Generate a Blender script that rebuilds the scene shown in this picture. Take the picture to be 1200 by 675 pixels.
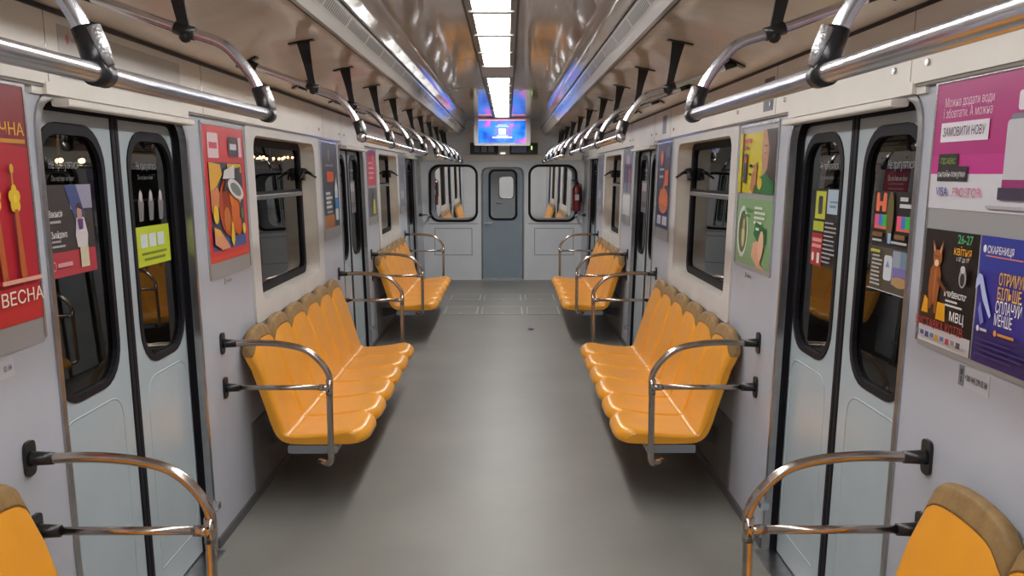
import bpy, math, random
from math import sin, cos, pi, atan, radians
from mathutils import Vector
random.seed(7)
for o in list(bpy.data.objects): bpy.data.objects.remove(o, do_unlink=True)
S = bpy.context.scene
COL = S.collection

# ------------------------------------------------------------------ camera, world, exposure
F = 1050.0
PITCH = atan((337.5-203.0)/F); YAW = atan(5.0/F)
cam_d = bpy.data.cameras.new('camera'); cam = bpy.data.objects.new('camera', cam_d); COL.objects.link(cam)
cam.location = (0.083, 0.0, 1.752)
cam.rotation_euler = (pi/2-PITCH, 0, -YAW)
cam_d.sensor_width = 36; cam_d.lens = F/1200*36; cam_d.clip_start = .02
S.camera = cam
S.view_settings.view_transform = 'Standard'; S.view_settings.look = 'None'
S.view_settings.gamma = 1; S.view_settings.use_curve_mapping = False
S.view_settings.exposure = 0.08
LAMP = 22.0           # strength of the ceiling diffusers
w = bpy.data.worlds.new('world'); S.world = w; w.use_nodes = True
w.node_tree.nodes['Background'].inputs[0].default_value = (.03, .028, .025, 1)
w.node_tree.nodes['Background'].inputs[1].default_value = .25
S.cycles.max_bounces = 14; S.cycles.diffuse_bounces = 8; S.cycles.glossy_bounces = 6; S.cycles.transparent_max_bounces = 12

# ------------------------------------------------------------------ materials
def srgb(r, g, b):
    f = lambda c: ((c/255)/12.92 if c/255 <= .04045 else ((c/255+.055)/1.055)**2.4)
    return (f(r), f(g), f(b), 1)
def mat(name, col, rough=.5, metal=0, noise=0, scale=8, bump=0, bscale=30, coat=0, stretch=None, rvar=0, bdist=.01):
    m = bpy.data.materials.new(name); m.use_nodes = True
    nt = m.node_tree; b = nt.nodes['Principled BSDF']
    b.inputs['Base Color'].default_value = col; b.inputs['Roughness'].default_value = rough
    b.inputs['Metallic'].default_value = metal
    if coat: b.inputs['Coat Weight'].default_value = coat; b.inputs['Coat Roughness'].default_value = .08
    tc = nt.nodes.new('ShaderNodeTexCoord'); mp = nt.nodes.new('ShaderNodeMapping')
    nt.links.new(tc.outputs['Object'], mp.inputs[0])
    if stretch: mp.inputs['Scale'].default_value = stretch
    if noise:
        n = nt.nodes.new('ShaderNodeTexNoise'); n.inputs['Scale'].default_value = scale; n.inputs['Detail'].default_value = 6
        nt.links.new(mp.outputs[0], n.inputs['Vector'])
        r = nt.nodes.new('ShaderNodeValToRGB')
        r.color_ramp.elements[0].position = .3; r.color_ramp.elements[1].position = .7
        r.color_ramp.elements[0].color = tuple(c*(1-noise) for c in col[:3])+(1,)
        r.color_ramp.elements[1].color = tuple(min(1, c*(1+noise)) for c in col[:3])+(1,)
        nt.links.new(n.outputs[0], r.inputs[0]); nt.links.new(r.outputs[0], b.inputs['Base Color'])
        if rvar:
            mr = nt.nodes.new('ShaderNodeMapRange'); mr.inputs['To Min'].default_value = max(.02, rough-rvar); mr.inputs['To Max'].default_value = rough+rvar
            nt.links.new(n.outputs[0], mr.inputs[0]); nt.links.new(mr.outputs[0], b.inputs['Roughness'])
    if bump:
        n = nt.nodes.new('ShaderNodeTexNoise'); n.inputs['Scale'].default_value = bscale; n.inputs['Detail'].default_value = 3
        nt.links.new(mp.outputs[0], n.inputs['Vector'])
        bp = nt.nodes.new('ShaderNodeBump'); bp.inputs['Strength'].default_value = bump; bp.inputs['Distance'].default_value = bdist
        nt.links.new(n.outputs[0], bp.inputs['Height']); nt.links.new(bp.outputs[0], b.inputs['Normal'])
    return m
def emit(name, col, s):
    m = bpy.data.materials.new(name); m.use_nodes = True; b = m.node_tree.nodes['Principled BSDF']
    b.inputs['Base Color'].default_value = (0.6, .6, .6, 1)
    b.inputs['Emission Color'].default_value = col; b.inputs['Emission Strength'].default_value = s
    return m
def glass(name, tint=(.5, .52, .52, 1), ior=1.7, rough=.0):
    m = bpy.data.materials.new(name); m.use_nodes = True; nt = m.node_tree; nt.nodes.clear()
    out = nt.nodes.new('ShaderNodeOutputMaterial'); mx = nt.nodes.new('ShaderNodeMixShader')
    t = nt.nodes.new('ShaderNodeBsdfTransparent'); t.inputs[0].default_value = tint
    g = nt.nodes.new('ShaderNodeBsdfGlossy'); g.inputs['Roughness'].default_value = rough
    f0 = ((ior-1)/(ior+1))**2*1.7            # two surfaces of the pane, Schlick
    lw = nt.nodes.new('ShaderNodeLayerWeight'); lw.inputs['Blend'].default_value = .5
    pw = nt.nodes.new('ShaderNodeMath'); pw.operation = 'POWER'; pw.inputs[1].default_value = 5
    ma = nt.nodes.new('ShaderNodeMath'); ma.operation = 'MULTIPLY_ADD'; ma.inputs[1].default_value = 1-f0; ma.inputs[2].default_value = f0
    nt.links.new(lw.outputs['Facing'], pw.inputs[0]); nt.links.new(pw.outputs[0], ma.inputs[0]); nt.links.new(ma.outputs[0], mx.inputs[0])
    nt.links.new(t.outputs[0], mx.inputs[1]); nt.links.new(g.outputs[0], mx.inputs[2])
    nt.links.new(mx.outputs[0], out.inputs[0]); return m
M = {}
M['wall'] = mat('wall_laminate', (.45, .475, .54, 1), .34, noise=.04, scale=3, rvar=.05)
M['wall_low'] = M['wall']
M['header'] = mat('cream_header_enamel', (.80, .77, .71, 1), .35, noise=.05, scale=2.5)
M['cream'] = mat('cream_window_surround', (.66, .625, .565, 1), .4, noise=.08, scale=5)
M['flange'] = mat('window_flange', (.60, .59, .575, 1), .4, noise=.05, scale=5)
M['cheek'] = mat('textured_silver', (.6, .6, .62, 1), .42, metal=.9, bump=.5, bscale=120)
M['ceil'] = mat('ceiling_gloss_laminate', (.55, .50, .455, 1), .07, noise=.05, scale=2, bump=.05, bscale=3.5, stretch=(1, .6, 1), bdist=.02)
M['cove'] = mat('cove_gloss_laminate', (.78, .71, .62, 1), .12, noise=.07, scale=2, bump=.12, bscale=5, stretch=(1, 1.2, 1), bdist=.02)
M['vent'] = mat('vent_painted_metal', (.60, .58, .55, 1), .09)
M['grille'] = mat('grille_grey', (.32, .305, .29, 1), .09)
M['dark'] = mat('dark_gap', (.022, .015, .014, 1), .5)
M['rubber'] = mat('black_rubber', (.012, .011, .015, 1), .6); M['rubber'].node_tree.nodes['Principled BSDF'].inputs['Specular IOR Level'].default_value = .2
M['plastic'] = mat('black_plastic', (.012, .012, .014, 1), .3, bump=.1, bscale=80)
M['door'] = mat('door_blue_grey_enamel', (.42, .49, .53, 1), .22, noise=.04, scale=4, bump=.05, bscale=6, bdist=.02)
M['endwall'] = mat('end_wall_paint', (.73, .765, .80, 1), .35, noise=.03, scale=3)
M['enddoor'] = mat('end_door_blue_grey', (.27, .34, .395, 1), .35, noise=.05, scale=3)
M['chrome'] = mat('chrome_tube', (.66, .66, .70, 1), .25, metal=1, noise=.05, scale=10)
M['steel'] = mat('worn_steel_tube', (.50, .43, .38, 1), .2, metal=1, noise=.15, scale=14)
M['alu'] = mat('brushed_aluminium', (.45, .45, .46, 1), .3, metal=1, noise=.1, scale=20)
M['seat'] = mat('orange_seat_plastic', (.80, .345, .026, 1), .34, noise=.05, scale=6, coat=.15)
M['cap'] = mat('worn_tan_seat_top', (.27, .165, .06, 1), .6, noise=.22, scale=18, bump=.15, bscale=60)
M['frame'] = mat('seat_frame_grey', (.22, .23, .25, 1), .45)
M['holder'] = mat('poster_holder_grey', (.33, .33, .335, 1), .28)
M['lipmetal'] = mat('holder_lip_metal', (.6, .6, .62, 1), .22, metal=.9)
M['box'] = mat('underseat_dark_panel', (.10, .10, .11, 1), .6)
M['underseat'] = mat('underseat_dark_sheet', (.15, .145, .15, 1), .5, noise=.15, scale=6)  # dark tone of the sheet laid on the wall below the seats
M['tv'] = mat('screen_white_housing', (.68, .68, .68, 1), .35)
M['red'] = mat('red_extinguisher', (.20, .010, .016, 1), .25, coat=.5)
M['glass'] = glass('window_glass', (.30, .31, .31, 1), 1.6)
M['doorglass'] = glass('door_glass', (.22, .23, .23, 1), 1.62)
M['clear'] = glass('gangway_glass', (.86, .88, .88, 1), 1.45)
M['lamp'] = emit('lamp_diffuser', (1, .985, .96, 1), LAMP)
M['lamp_next'] = emit('lamp_diffuser_next', (1, .98, .95, 1), 16)
M['chand'] = emit('warm_bulb', (1, .50, .18, 1), 30)
M['lampframe'] = mat('lamp_frame', (.55, .55, .54, 1), .4)
M['lampbar'] = mat('lamp_bar_grey', (.26, .26, .26, 1), .5)
M['station'] = mat('station_stone', (.16, .145, .125, 1), .5, noise=.3, scale=.8)
M['mark'] = mat('hatch_trim', (.50, .51, .50, 1), .4, metal=.2)
# floor: speckled linoleum with worn patches
fm = mat('floor_linoleum', (.215, .213, .195, 1), .42, noise=.13, scale=1.6, bump=.06, bscale=90, rvar=.08)
M['floor'] = fm
_c = {}
def paint(r, g, b, rough=.35):
    k = (r, g, b, rough)
    if k not in _c:
        _c[k] = mat('print_%d_%d_%d' % (r, g, b), srgb(r, g, b), rough, coat=.0)
    return _c[k]

# ------------------------------------------------------------------ mesh builder
class MB:
    def __init__(s): s.v = []; s.f = []; s.m = []; s.sm = []; s.mats = []
    def mi(s, m):
        if m not in s.mats: s.mats.append(m)
        return s.mats.index(m)
    def add(s, vs, fs, m, smooth=False, fn=None):
        o = len(s.v); i = s.mi(m)
        for p in vs: s.v.append(tuple(fn(*p)) if fn else tuple(p))
        for f in fs: s.f.append([a+o for a in f]); s.m.append(i); s.sm.append(smooth)
    def box(s, a, b, m, fn=None):
        x0, y0, z0 = a; x1, y1, z1 = b
        vs = [(x0,y0,z0),(x1,y0,z0),(x1,y1,z0),(x0,y1,z0),(x0,y0,z1),(x1,y0,z1),(x1,y1,z1),(x0,y1,z1)]
        s.add(vs, [(0,3,2,1),(4,5,6,7),(0,1,5,4),(1,2,6,5),(2,3,7,6),(3,0,4,7)], m, False, fn)
    def bbox(s, a, b, m, r=.005, fn=None, axis=2):
        # box with rounded vertical-section corners: rounded rectangle in two axes extruded on `axis`
        lo = list(a); hi = list(b); ax = [i for i in range(3) if i != axis]
        pts = rrect(lo[ax[0]], lo[ax[1]], hi[ax[0]], hi[ax[1]], r, 3)
        n = len(pts); vs = []
        for w_, k in ((lo[axis], 1), (hi[axis], 1)):
            for p in pts:
                q = [0, 0, 0]; q[ax[0]] = p[0]; q[ax[1]] = p[1]; q[axis] = w_; vs.append(tuple(q))
        fs = [tuple(range(n))[::-1], tuple(range(n, 2*n))]+[(i, (i+1) % n, n+(i+1) % n, n+i) for i in range(n)]
        s.add(vs, fs, m, False, fn)
    def tube(s, path, r, m, seg=14, caps=True, r2=None):
        P = [Vector(p) for p in path]; n = len(P); vs = []; fs = []
        t = (P[1]-P[0]).normalized(); up = Vector((0, 0, 1)) if abs(t.z) < .9 else Vector((1, 0, 0))
        N = t.cross(up).normalized()
        for i in range(n):
            t = (P[min(i+1, n-1)]-P[max(i-1, 0)]).normalized()
            N = (N-t*N.dot(t)).normalized(); B = t.cross(N)
            rr = r[i] if isinstance(r, (list, tuple)) else r
            for k in range(seg):
                a = 2*pi*k/seg; vs.append(P[i]+N*cos(a)*rr+B*sin(a)*(rr if r2 is None else r2))
        for i in range(n-1):
            for k in range(seg):
                k2 = (k+1) % seg; fs.append((i*seg+k, i*seg+k2, (i+1)*seg+k2, (i+1)*seg+k))
        s.add(vs, fs, m, True)
        if caps:
            o = len(s.v)-len(vs); i = s.mi(m)
            s.f.append([o+k for k in range(seg)][::-1]); s.m.append(i); s.sm.append(False)
            s.f.append([o+(n-1)*seg+k for k in range(seg)]); s.m.append(i); s.sm.append(False)
    def sphere(s, c, r, m, seg=12, sc=(1, 1, 1)):
        vs = []; fs = []
        for i in range(seg//2+1):
            th = pi*i/(seg//2)
            for k in range(seg):
                a = 2*pi*k/seg; vs.append((c[0]+r*sc[0]*sin(th)*cos(a), c[1]+r*sc[1]*sin(th)*sin(a), c[2]+r*sc[2]*cos(th)))
        for i in range(seg//2):
            for k in range(seg):
                k2 = (k+1) % seg; fs.append((i*seg+k, (i+1)*seg+k, (i+1)*seg+k2, i*seg+k2))
        s.add(vs, fs, m, True)
    def plate(s, outer, holes, w0, w1, m, fn, sides=True):
        # flat plate in (a,b) with holes, between depths w0 and w1
        cu = bpy.data.curves.new('t', 'CURVE'); cu.dimensions = '2D'; cu.fill_mode = 'BOTH'
        for L in [outer]+list(holes):
            sp = cu.splines.new('POLY'); sp.points.add(len(L)-1); sp.use_cyclic_u = True
            for i, p in enumerate(L): sp.points[i].co = (p[0], p[1], 0, 1)
        ob = bpy.data.objects.new('t', cu); me = bpy.data.meshes.new_from_object(ob)
        vs = [(v.co.x, v.co.y) for v in me.vertices]; ps = [tuple(p.vertices) for p in me.polygons]
        for w_ in ((w0, w1) if w0 != w1 else (w0,)):
            s.add([(a, b, w_) for a, b in vs], ps, m, False, fn)
        bpy.data.objects.remove(ob); bpy.data.curves.remove(cu); bpy.data.meshes.remove(me)
        if sides and w0 != w1:
            for L in [outer]+list(holes):
                n = len(L); v = [(p[0], p[1], w0) for p in L]+[(p[0], p[1], w1) for p in L]
                s.add(v, [(i, (i+1) % n, n+(i+1) % n, n+i) for i in range(n)], m, False, fn)
    def sweep(s, prof, ys, m, smooth=True, fn=None):
        # extrude (x,z) profile along y
        n = len(prof); vs = []; fs = []
        for y in ys: vs += [(p[0], y, p[1]) for p in prof]
        for j in range(len(ys)-1):
            for i in range(n-1): fs.append((j*n+i, j*n+i+1, (j+1)*n+i+1, (j+1)*n+i))
        s.add(vs, fs, m, smooth, fn)
    def build(s, name, parent=None, off=None):
        if off is None: off = Vector(parent['_w']) if parent is not None and '_w' in parent else Vector((0, 0, 0))
        me = bpy.data.meshes.new(name)
        me.from_pydata([tuple(Vector(p)-off) for p in s.v], [], s.f); me.validate(); me.update()
        for m in s.mats: me.materials.append(m)
        if len(me.polygons) == len(s.f):
            for p, i, sm in zip(me.polygons, s.m, s.sm): p.material_index = i; p.use_smooth = sm
        o = bpy.data.objects.new(name, me); COL.objects.link(o)
        if parent is not None: o.parent = parent
        return o
def rrect(x0, y0, x1, y1, r, n=6):
    if not isinstance(r, (list, tuple)): r = (r,)*4      # bl, br, tr, tl
    out = []
    for (cx, cy, a0, rr) in ((x0+r[0], y0+r[0], pi, r[0]), (x1-r[1], y0+r[1], 1.5*pi, r[1]), (x1-r[2], y1-r[2], 0, r[2]), (x0+r[3], y1-r[3], .5*pi, r[3])):
        for i in range(n+1):
            a = a0+pi/2*i/n; out.append((cx+rr*cos(a), cy+rr*sin(a)))
    return out
def smooth_path(pts, n=8):
    # Catmull-Rom through points
    P = [Vector(p) for p in pts]; P = [P[0]*2-P[1]]+P+[P[-1]*2-P[-2]]; out = []
    for i in range(1, len(P)-2):
        for k in range(n):
            t = k/n; a, b, c, d = P[i-1], P[i], P[i+1], P[i+2]
            out.append(.5*((2*b)+(c-a)*t+(2*a-5*b+4*c-d)*t*t+(3*b-a-3*c+d)*t**3))
    out.append(P[-2]); return out
def fillet(pts, r, n=8):
    P = [Vector(p) for p in pts]; out = [P[0]]
    for i in range(1, len(P)-1):
        a = (P[i-1]-P[i]).normalized(); b = (P[i+1]-P[i]).normalized()
        rr = r[i-1] if isinstance(r, (list, tuple)) else r
        p0 = P[i]+a*rr; p2 = P[i]+b*rr
        for k in range(n+1):
            t = k/n; out.append(p0*(1-t)**2+P[i]*2*t*(1-t)+p2*t*t)
    out.append(P[-1]); return out
def empty(name, loc, label=None, cat=None, group=None, kind=None, rz=0):
    o = bpy.data.objects.new(name, None); COL.objects.link(o); o.location = loc; o.rotation_euler = (0, 0, rz)
    o.empty_display_size = .1; o['_w'] = list(loc); return tag(o, label, cat, group, kind)
def tag(o, label=None, cat=None, group=None, kind=None):
    if label: o['label'] = label
    if cat: o['category'] = cat
    if group: o['group'] = group
    if kind: o['kind'] = kind
    return o
def struct(mb, name, label=None, cat=None):
    return tag(mb.build(name), label, cat, kind='structure')
def copy_tree(src, loc, rz=0, label=None):
    r = src.copy(); COL.objects.link(r); r.location = loc; r.rotation_euler = (0, 0, rz)
    if label: r['label'] = label
    for ch in src.children:
        c = ch.copy(); COL.objects.link(c); c.parent = r
    return r
SN = {-1: 'left', 1: 'right'}
def WX(side, z, o=0): return side*(1.28+.03*z-o)
def wfn(side, o0=0):
    return lambda a, b, w_: (WX(side, b, w_+o0), a, b)        # (Y, z, inward offset)

Y0, Y1 = -3.6, 14.73
PD = 4.85
DOORS = [2.75+PD*k for k in range(3)]; DW = 1.25
WINS = [5.02+PD*k for k in range(2)]; WW = 1.58; WZ0, WZ1 = 1.03, 1.965

# ------------------------------------------------------------------ shell: floor, ceiling, walls
b = MB(); b.box((-1.40, Y0-.05, -.05), (1.40, Y1+.05, 0), M['floor'])
struct(b, 'floor', 'grey linoleum floor of the metro car aisle', 'floor')

# ceiling: central arch, one object; vents and coves their own
def arch(x):
    t = max(0, abs(x)-.555)/.065
    return 2.595-.122*t*t
cp = [(-.60+.47*i/10, 0) for i in range(11)]
b = MB()
for sgn in (-1, 1):
    pr = [(sgn*(.132+.488*i/24), arch(.132+.488*i/24)) for i in range(25)]
    b.sweep(pr, [Y0, Y1], M['ceil'])
b.sweep([(-.145, 2.66), (.145, 2.66)], [Y0, Y1], M['lampframe'])
for sgn in (-1, 1):
    b.sweep([(sgn*.132, 2.595), (sgn*.132, 2.66)], [Y0, Y1], M['dark'], False)
    # outer skin above cove
# coves
CV = [(.70, 2.385), (.74, 2.405), (.81, 2.420), (.90, 2.415), (1.0, 2.395), (1.10, 2.362), (1.20, 2.32), (1.29, 2.275), (1.352, 2.245)]
CVs = [(p.x, p.y) for p in smooth_path([(a, c, 0) for a, c in CV], 4)]
def cove_z(x):
    for (a, za), (c, zc) in zip(CVs, CVs[1:]):
        if a <= x <= c: return za+(zc-za)*(x-a)/(c-a)
    return 2.3
for sgn in (-1, 1):
    b.sweep([(sgn*x, z) for x, z in CVs], [Y0, Y1], M['cove'])
# dark joint line of the cove with the header and of the arch with the light channel
for sgn in (-1, 1):
    b.box((sgn*1.335-.012, Y0, 2.242), (sgn*1.335+.02, Y1, 2.256), M['dark'])
    b.box((sgn*.135-.007, Y0, 2.585), (sgn*.135+.007, Y1, 2.60), M['dark'])
for yj in (-.4, 3.18, 6.75, 10.4):                                    # seams across the glossy panels
    for sgn in (-1, 1):
        pr = [(sgn*(.14+.47*i/24), arch(.14+.47*i/24)-.0008) for i in range(25)]
        b.sweep(pr, [yj, yj+.006], M['grille'])
# crossing cover plates of the light channel
for y in (7.17, 13.90, .0-.8):
    b.box((-.13, y, 2.575), (.13, y+.74, 2.60), M['lampframe'])
struct(b, 'ceiling', 'glossy tan laminate ceiling of the metro car', 'ceiling')

# vent ducts along both sides of the ceiling (trim_1, trim_2) with grille panels
for n, sgn in ((1, -1), (2, 1)):
    e = empty('trim_%d' % n, (sgn*.63, 5.5, 2.36), '%s ventilation strip running along the whole ceiling edge' % SN[sgn], 'trim', kind='structure')
    b = MB()
    A = (.617, 2.468); B_ = (.677, 2.367)
    b.sweep([(sgn*A[0], A[1]+.02), (sgn*A[0], A[1]), (sgn*(A[0]+.006), A[1]-.012), (sgn*B_[0], B_[1]), (sgn*(B_[0]+.016), B_[1]-.002), (sgn*(B_[0]+.03), 2.42)], [Y0, Y1], M['vent'], False)
    b.box((sgn*.614-.006, Y0, 2.463), (sgn*.614+.006, Y1, 2.476), M['dark'])
    b.box((sgn*.702-.009, Y0, 2.372), (sgn*.702+.009, Y1, 2.392), M['dark'])
    b.build('duct', e)
    k = 0; y = -.6
    while y < 14.4:
        b = MB(); dx = B_[0]-A[0]; dz = B_[1]-A[1]
        def P(t, yy, o):       # point on slanted face
            return (sgn*(A[0]+.006+dx*.98*t-o*.9), yy, A[1]-.012+(dz+.012)*t-o*.45)
        vs = [P(.06, y, .002), P(.06, y+.50, .002), P(.66, y+.50, .002), P(.66, y, .002)]
        b.add(vs, [(0, 1, 2, 3)], M['grille'])
        for i in range(14):
            yy = y+.012+i*.035
            b.add([P(.09, yy, .004), P(.09, yy+.012, .004), P(.63, yy+.012, .004), P(.63, yy, .004)], [(0, 1, 2, 3)], M['vent'])
        b.build('vent_grille', e); y += .535

# side walls with door and window openings
def wall_outline():
    pts = [(Y0, 0)]
    for d in DOORS:
        pts += [(d, 0), (d, 1.87)]
        pts += [(d+.115-.115*cos(a*pi/12), 1.87+.115*sin(a*pi/12)) for a in range(1, 7)]
        pts += [(d+DW-.115+.115*sin(a*pi/12), 1.87+.115*cos(a*pi/12)) for a in range(0, 7)]
        pts += [(d+DW, 0)]
    pts += [(Y1, 0), (Y1, 2.26), (Y0, 2.26)]
    return pts
for side in (-1, 1):
    b = MB()
    b.plate(wall_outline(), [rrect(w0, WZ0, w0+WW, WZ1, .085) for w0 in WINS], -.025, 0, M['wall'], wfn(side))
    for yy in (4.72, 7.02, 9.55, 11.85):       # panel seams low on the wall
        b.box((yy, 0.02, 0), (yy+.004, .92, .0008), M['grille'], wfn(side))
    struct(b, 'wall_'+SN[side], '%s side wall of the metro car in pale grey laminate' % SN[side], 'wall')
    b = MB()
    segs = [(Y0, DOORS[0])]+[(DOORS[i]+DW, DOORS[i+1] if i < 2 else Y1) for i in range(3)]
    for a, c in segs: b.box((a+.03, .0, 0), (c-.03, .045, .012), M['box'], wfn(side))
    struct(b, 'baseboard_'+SN[side], 'dark strip where the %s wall meets the floor' % SN[side], 'baseboard')

# header panels over doors and windows (cream), with joints, screws and the door head bars
for n, side in ((3, -1), (4, 1)):
    e = empty('trim_%d' % n, (side*1.32, 5.5, 2.0), 'cream header panels above the doors and windows on the %s wall' % SN[side], 'trim', kind='structure')
    b = MB(); f = wfn(side)
    b.box((Y0, 2.022, 0), (Y1, 2.243, .022), M['header'], f)
    for d in DOORS+[DOORS[0]-PD]:
        b.box((d+.03, 1.992, 0), (d+DW+.0, 2.03, .024), M['header'], f)
        b.box((d-.03, 1.99, .0), (d+.03, 2.03, .010), M['header'], f)
    b.box((Y0, 2.012, 0), (Y1, 2.022, .016), M['grille'], f)
    for yy in [2.80+PD*k for k in range(3)]+[4.20+PD*k for k in range(3)]+[6.9, 11.75]:
        b.box((yy, 2.024, 0), (yy+.004, 2.242, .0228), M['grille'], f)
    b.build('header_panel', e)
    for d in DOORS:
        b = MB(); b.bbox((d+.10, 1.958, .0), (d+DW-.02, 1.984, .055), M['header'], .008, f, axis=0)
        b.build('head_bar', e)
    for k in range(3):
        for yy in (2.69, 2.92, 4.06, 4.28, 4.88, 6.75):
            if yy+PD*k > 14.5: continue
            b = MB(); b.tube([f(yy+PD*k, 2.076, .022), f(yy+PD*k, 2.076, .029)], .011, M['chrome'], 12)
            b.build('screw', e)

# ------------------------------------------------------------------ windows
def window(n, side, w0):
    e = empty('window_%d' % n, (WX(side, 1), w0+WW/2, WZ0), '%s cream framed side window with black rubber frame, %s from the camera' % (SN[side], 'nearer' if w0 < 7 else 'farther'), 'window', kind='structure')
    f = wfn(side)
    b = MB()
    b.plate(rrect(w0-.14, .925, w0+WW+.14, 2.008, .02), [rrect(w0+.004, WZ0+.004, w0+WW-.004, WZ1-.004, .083)], -.0, .012, M['flange'], f)
    L = rrect(w0+.003, WZ0+.003, w0+WW-.003, WZ1-.003, .084); nn = len(L)
    b.add([(p[0], p[1], .004) for p in L]+[(p[0]+(.0 if p[0] < w0+.5 else -.0), p[1], -.11) for p in L], [(i, (i+1) % nn, nn+(i+1) % nn, nn+i) for i in range(nn)], M['cream'], False, f)
    for yy in (w0+.03, w0+WW-.035):
        pass
    b.build('surround', e)
    b = MB()
    b.plate(rrect(w0+.0, WZ0, w0+WW, WZ1, .085), [rrect(w0+.055, WZ0+.05, w0+WW-.055, WZ1-.05, .06)], -.125, -.09, M['rubber'], f)
    b.build('window_frame', e)
    b = MB(); b.bbox((w0+.05, 1.592, -.118), (w0+WW-.05, 1.622, -.082), M['alu'], .006, f, axis=0)
    b.box((w0+.05, 1.622, -.12), (w0+WW-.05, 1.64, -.095), M['rubber'], f)
    b.build('mullion', e)
    b = MB(); b.plate(rrect(w0+.04, WZ0+.035, w0+WW-.04, WZ1-.035, .05), [], -.108, -.108, M['glass'], f); b.build('pane', e)
    # black latch with two arms on the far side of the upper pane
    b = MB(); yl = w0+WW-.045
    b.bbox((yl-.03, 1.70, -.09), (yl+.03, 1.79, -.06), M['plastic'], .01, f)
    b.tube([f(yl, 1.765, -.055), f(yl-.02, 1.755, -.02), f(yl-.02, 1.72, .03)], [.014, .012, .008], M['plastic'], 8)
    b.tube([f(yl, 1.765, -.055), f(yl-.06, 1.75, -.06), f(yl-.11, 1.71, -.065)], [.014, .012, .008], M['plastic'], 8)
    b.sphere(f(yl, 1.765, -.052), .022, M['plastic'])
    b.build('latch', e)
i = 1
for w0 in WINS:
    for side in (-1, 1): window(i, side, w0); i += 1

# ------------------------------------------------------------------ sliding doors
def door(n, side, d):
    nm = ['nearest', 'middle', 'farthest'][DOORS.index(d)]
    e = empty('door_%d' % n, (WX(side, 0), d+DW/2, 0), '%s pale blue double sliding door on the %s wall' % (nm, SN[side]), 'door', kind='structure')
    f = wfn(side); O = -.05
    for k, (a, c) in enumerate(((d-.03, d+.612), (d+.676, d+DW+.03))):
        b = MB(); ga = (a+.095, c-.085) if k == 0 else (a+.07, c-.085)
        G = (ga[0], 1.0, ga[1], 1.905)
        b.plate(rrect(a, .015, c, 1.975, .01), [rrect(*G, .14)], O-.03, O, M['door'], f)
        # raised ridge of the pressed panel
        px0, px1 = a+.085, c-.085
        path = fillet([(px0, .10), (px0, .93), (px1, .93), (px1, .10)], .11)
        pts = [Vector((q[0], q[1], 0)) for q in [(px0, .14), (px0, .935), (px1, .935), (px1, .14), (px0, .14)]]
        fp = fillet(pts, .10)
        b.tube([f(p.x, p.y, O-.0025) for p in fp], .005, M['door'], 8, False)
        leaf = b.build('door_leaf', e)
        off = Vector(e['_w'])
        b = MB(); b.plate(rrect(G[0]-.012, G[1]-.012, G[2]+.012, G[3]+.012, .15), [rrect(G[0]+.014, G[1]+.014, G[2]-.014, G[3]-.026, .125)], O-.02, O+.005, M['rubber'], f)
        b.build('rubber_surround', leaf, off)
        b = MB(); b.plate(rrect(G[0]+.01, G[1]+.01, G[2]-.01, G[3]-.01, .13), [], O-.012, O-.012, M['doorglass'], f); b.build('pane', leaf, off)
        b = MB()
        uL = G[2]-.17 if side > 0 else G[0]+.10     # viewer's left edge
        nt = Sheet(side, uL, 1.715, O-.010); nt.text('Не притулятися', .0, .052, .042, (150, 153, 155), width=.20); nt.text('Do not lean on door', .01, .012, .026, (120, 123, 125), width=.15)
        nt.b.build('door_lettering', leaf, off)
    for a, c in ((d+.611, d+.643), (d+.645, d+.677)): b = MB(); b.bbox((a, .015, O-.03), (c, 1.975, O+.006), M['rubber'], .006, f, axis=1); b.build('centre_seal', e)
    # frame bead round the opening and dark reveal
    b = MB()
    path = fillet([(d, 0.0, 0), (d, 1.985, 0), (d+DW, 1.985, 0), (d+DW, 0.0, 0)], .12)
    rib = []
    n_ = len(path)
    def strip(o_in, o_out, w_, m, z=.0):
        vs = []; 
        for k, p in enumerate(path):
            t = (path[min(k+1, n_-1)]-path[max(k-1, 0)]).normalized(); nv = Vector((-t.y, t.x, 0))
            for q in ((o_in, z), (o_in, w_), (o_out, w_), (o_out, z)):
                r = p+nv*q[0]; vs.append((r.x, r.y, q[1]))
        fs = []
        for k in range(n_-1):
            for j in range(3): fs.append((k*4+j, k*4+j+1, (k+1)*4+j+1, (k+1)*4+j))
        b.add(vs, fs, m, False, f)
    strip(-.006, .022, .007, M['alu'], -.02)
    b.build('frame_bead', e)
    b = MB()
    vs = []
    for k, p in enumerate(path):
        t = (path[min(k+1, n_-1)]-path[max(k-1, 0)]).normalized(); nv = Vector((-t.y, t.x, 0))
        r = p+nv*.001; r2 = p-nv*.034
        vs += [(r.x, r.y, .0), (r.x, r.y, -.048), (r2.x, r2.y, -.047)]
    b.add(vs, [(k*3+j, k*3+j+1, k*3+j+4, k*3+j+3) for k in range(n_-1) for j in (0, 1)], M['rubber'], False, f)
    b.build('reveal_seal', e)
    b = MB(); b.box((d, .001, -.08), (d+DW, .008, .045), M['alu'], lambda a, bb, c: (WX(side, 0, c), a, bb)); b.build('sill', e)
    for zz, yy in ((.34, d+DW+.01), (.44, d+DW+.01)):
        pass
    b = MB(); b.bbox((d+DW-.01, .20, -.01), (d+DW+.03, .235, .03), M['chrome'], .006, f, axis=0); b.build('door_stop', e)

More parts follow.
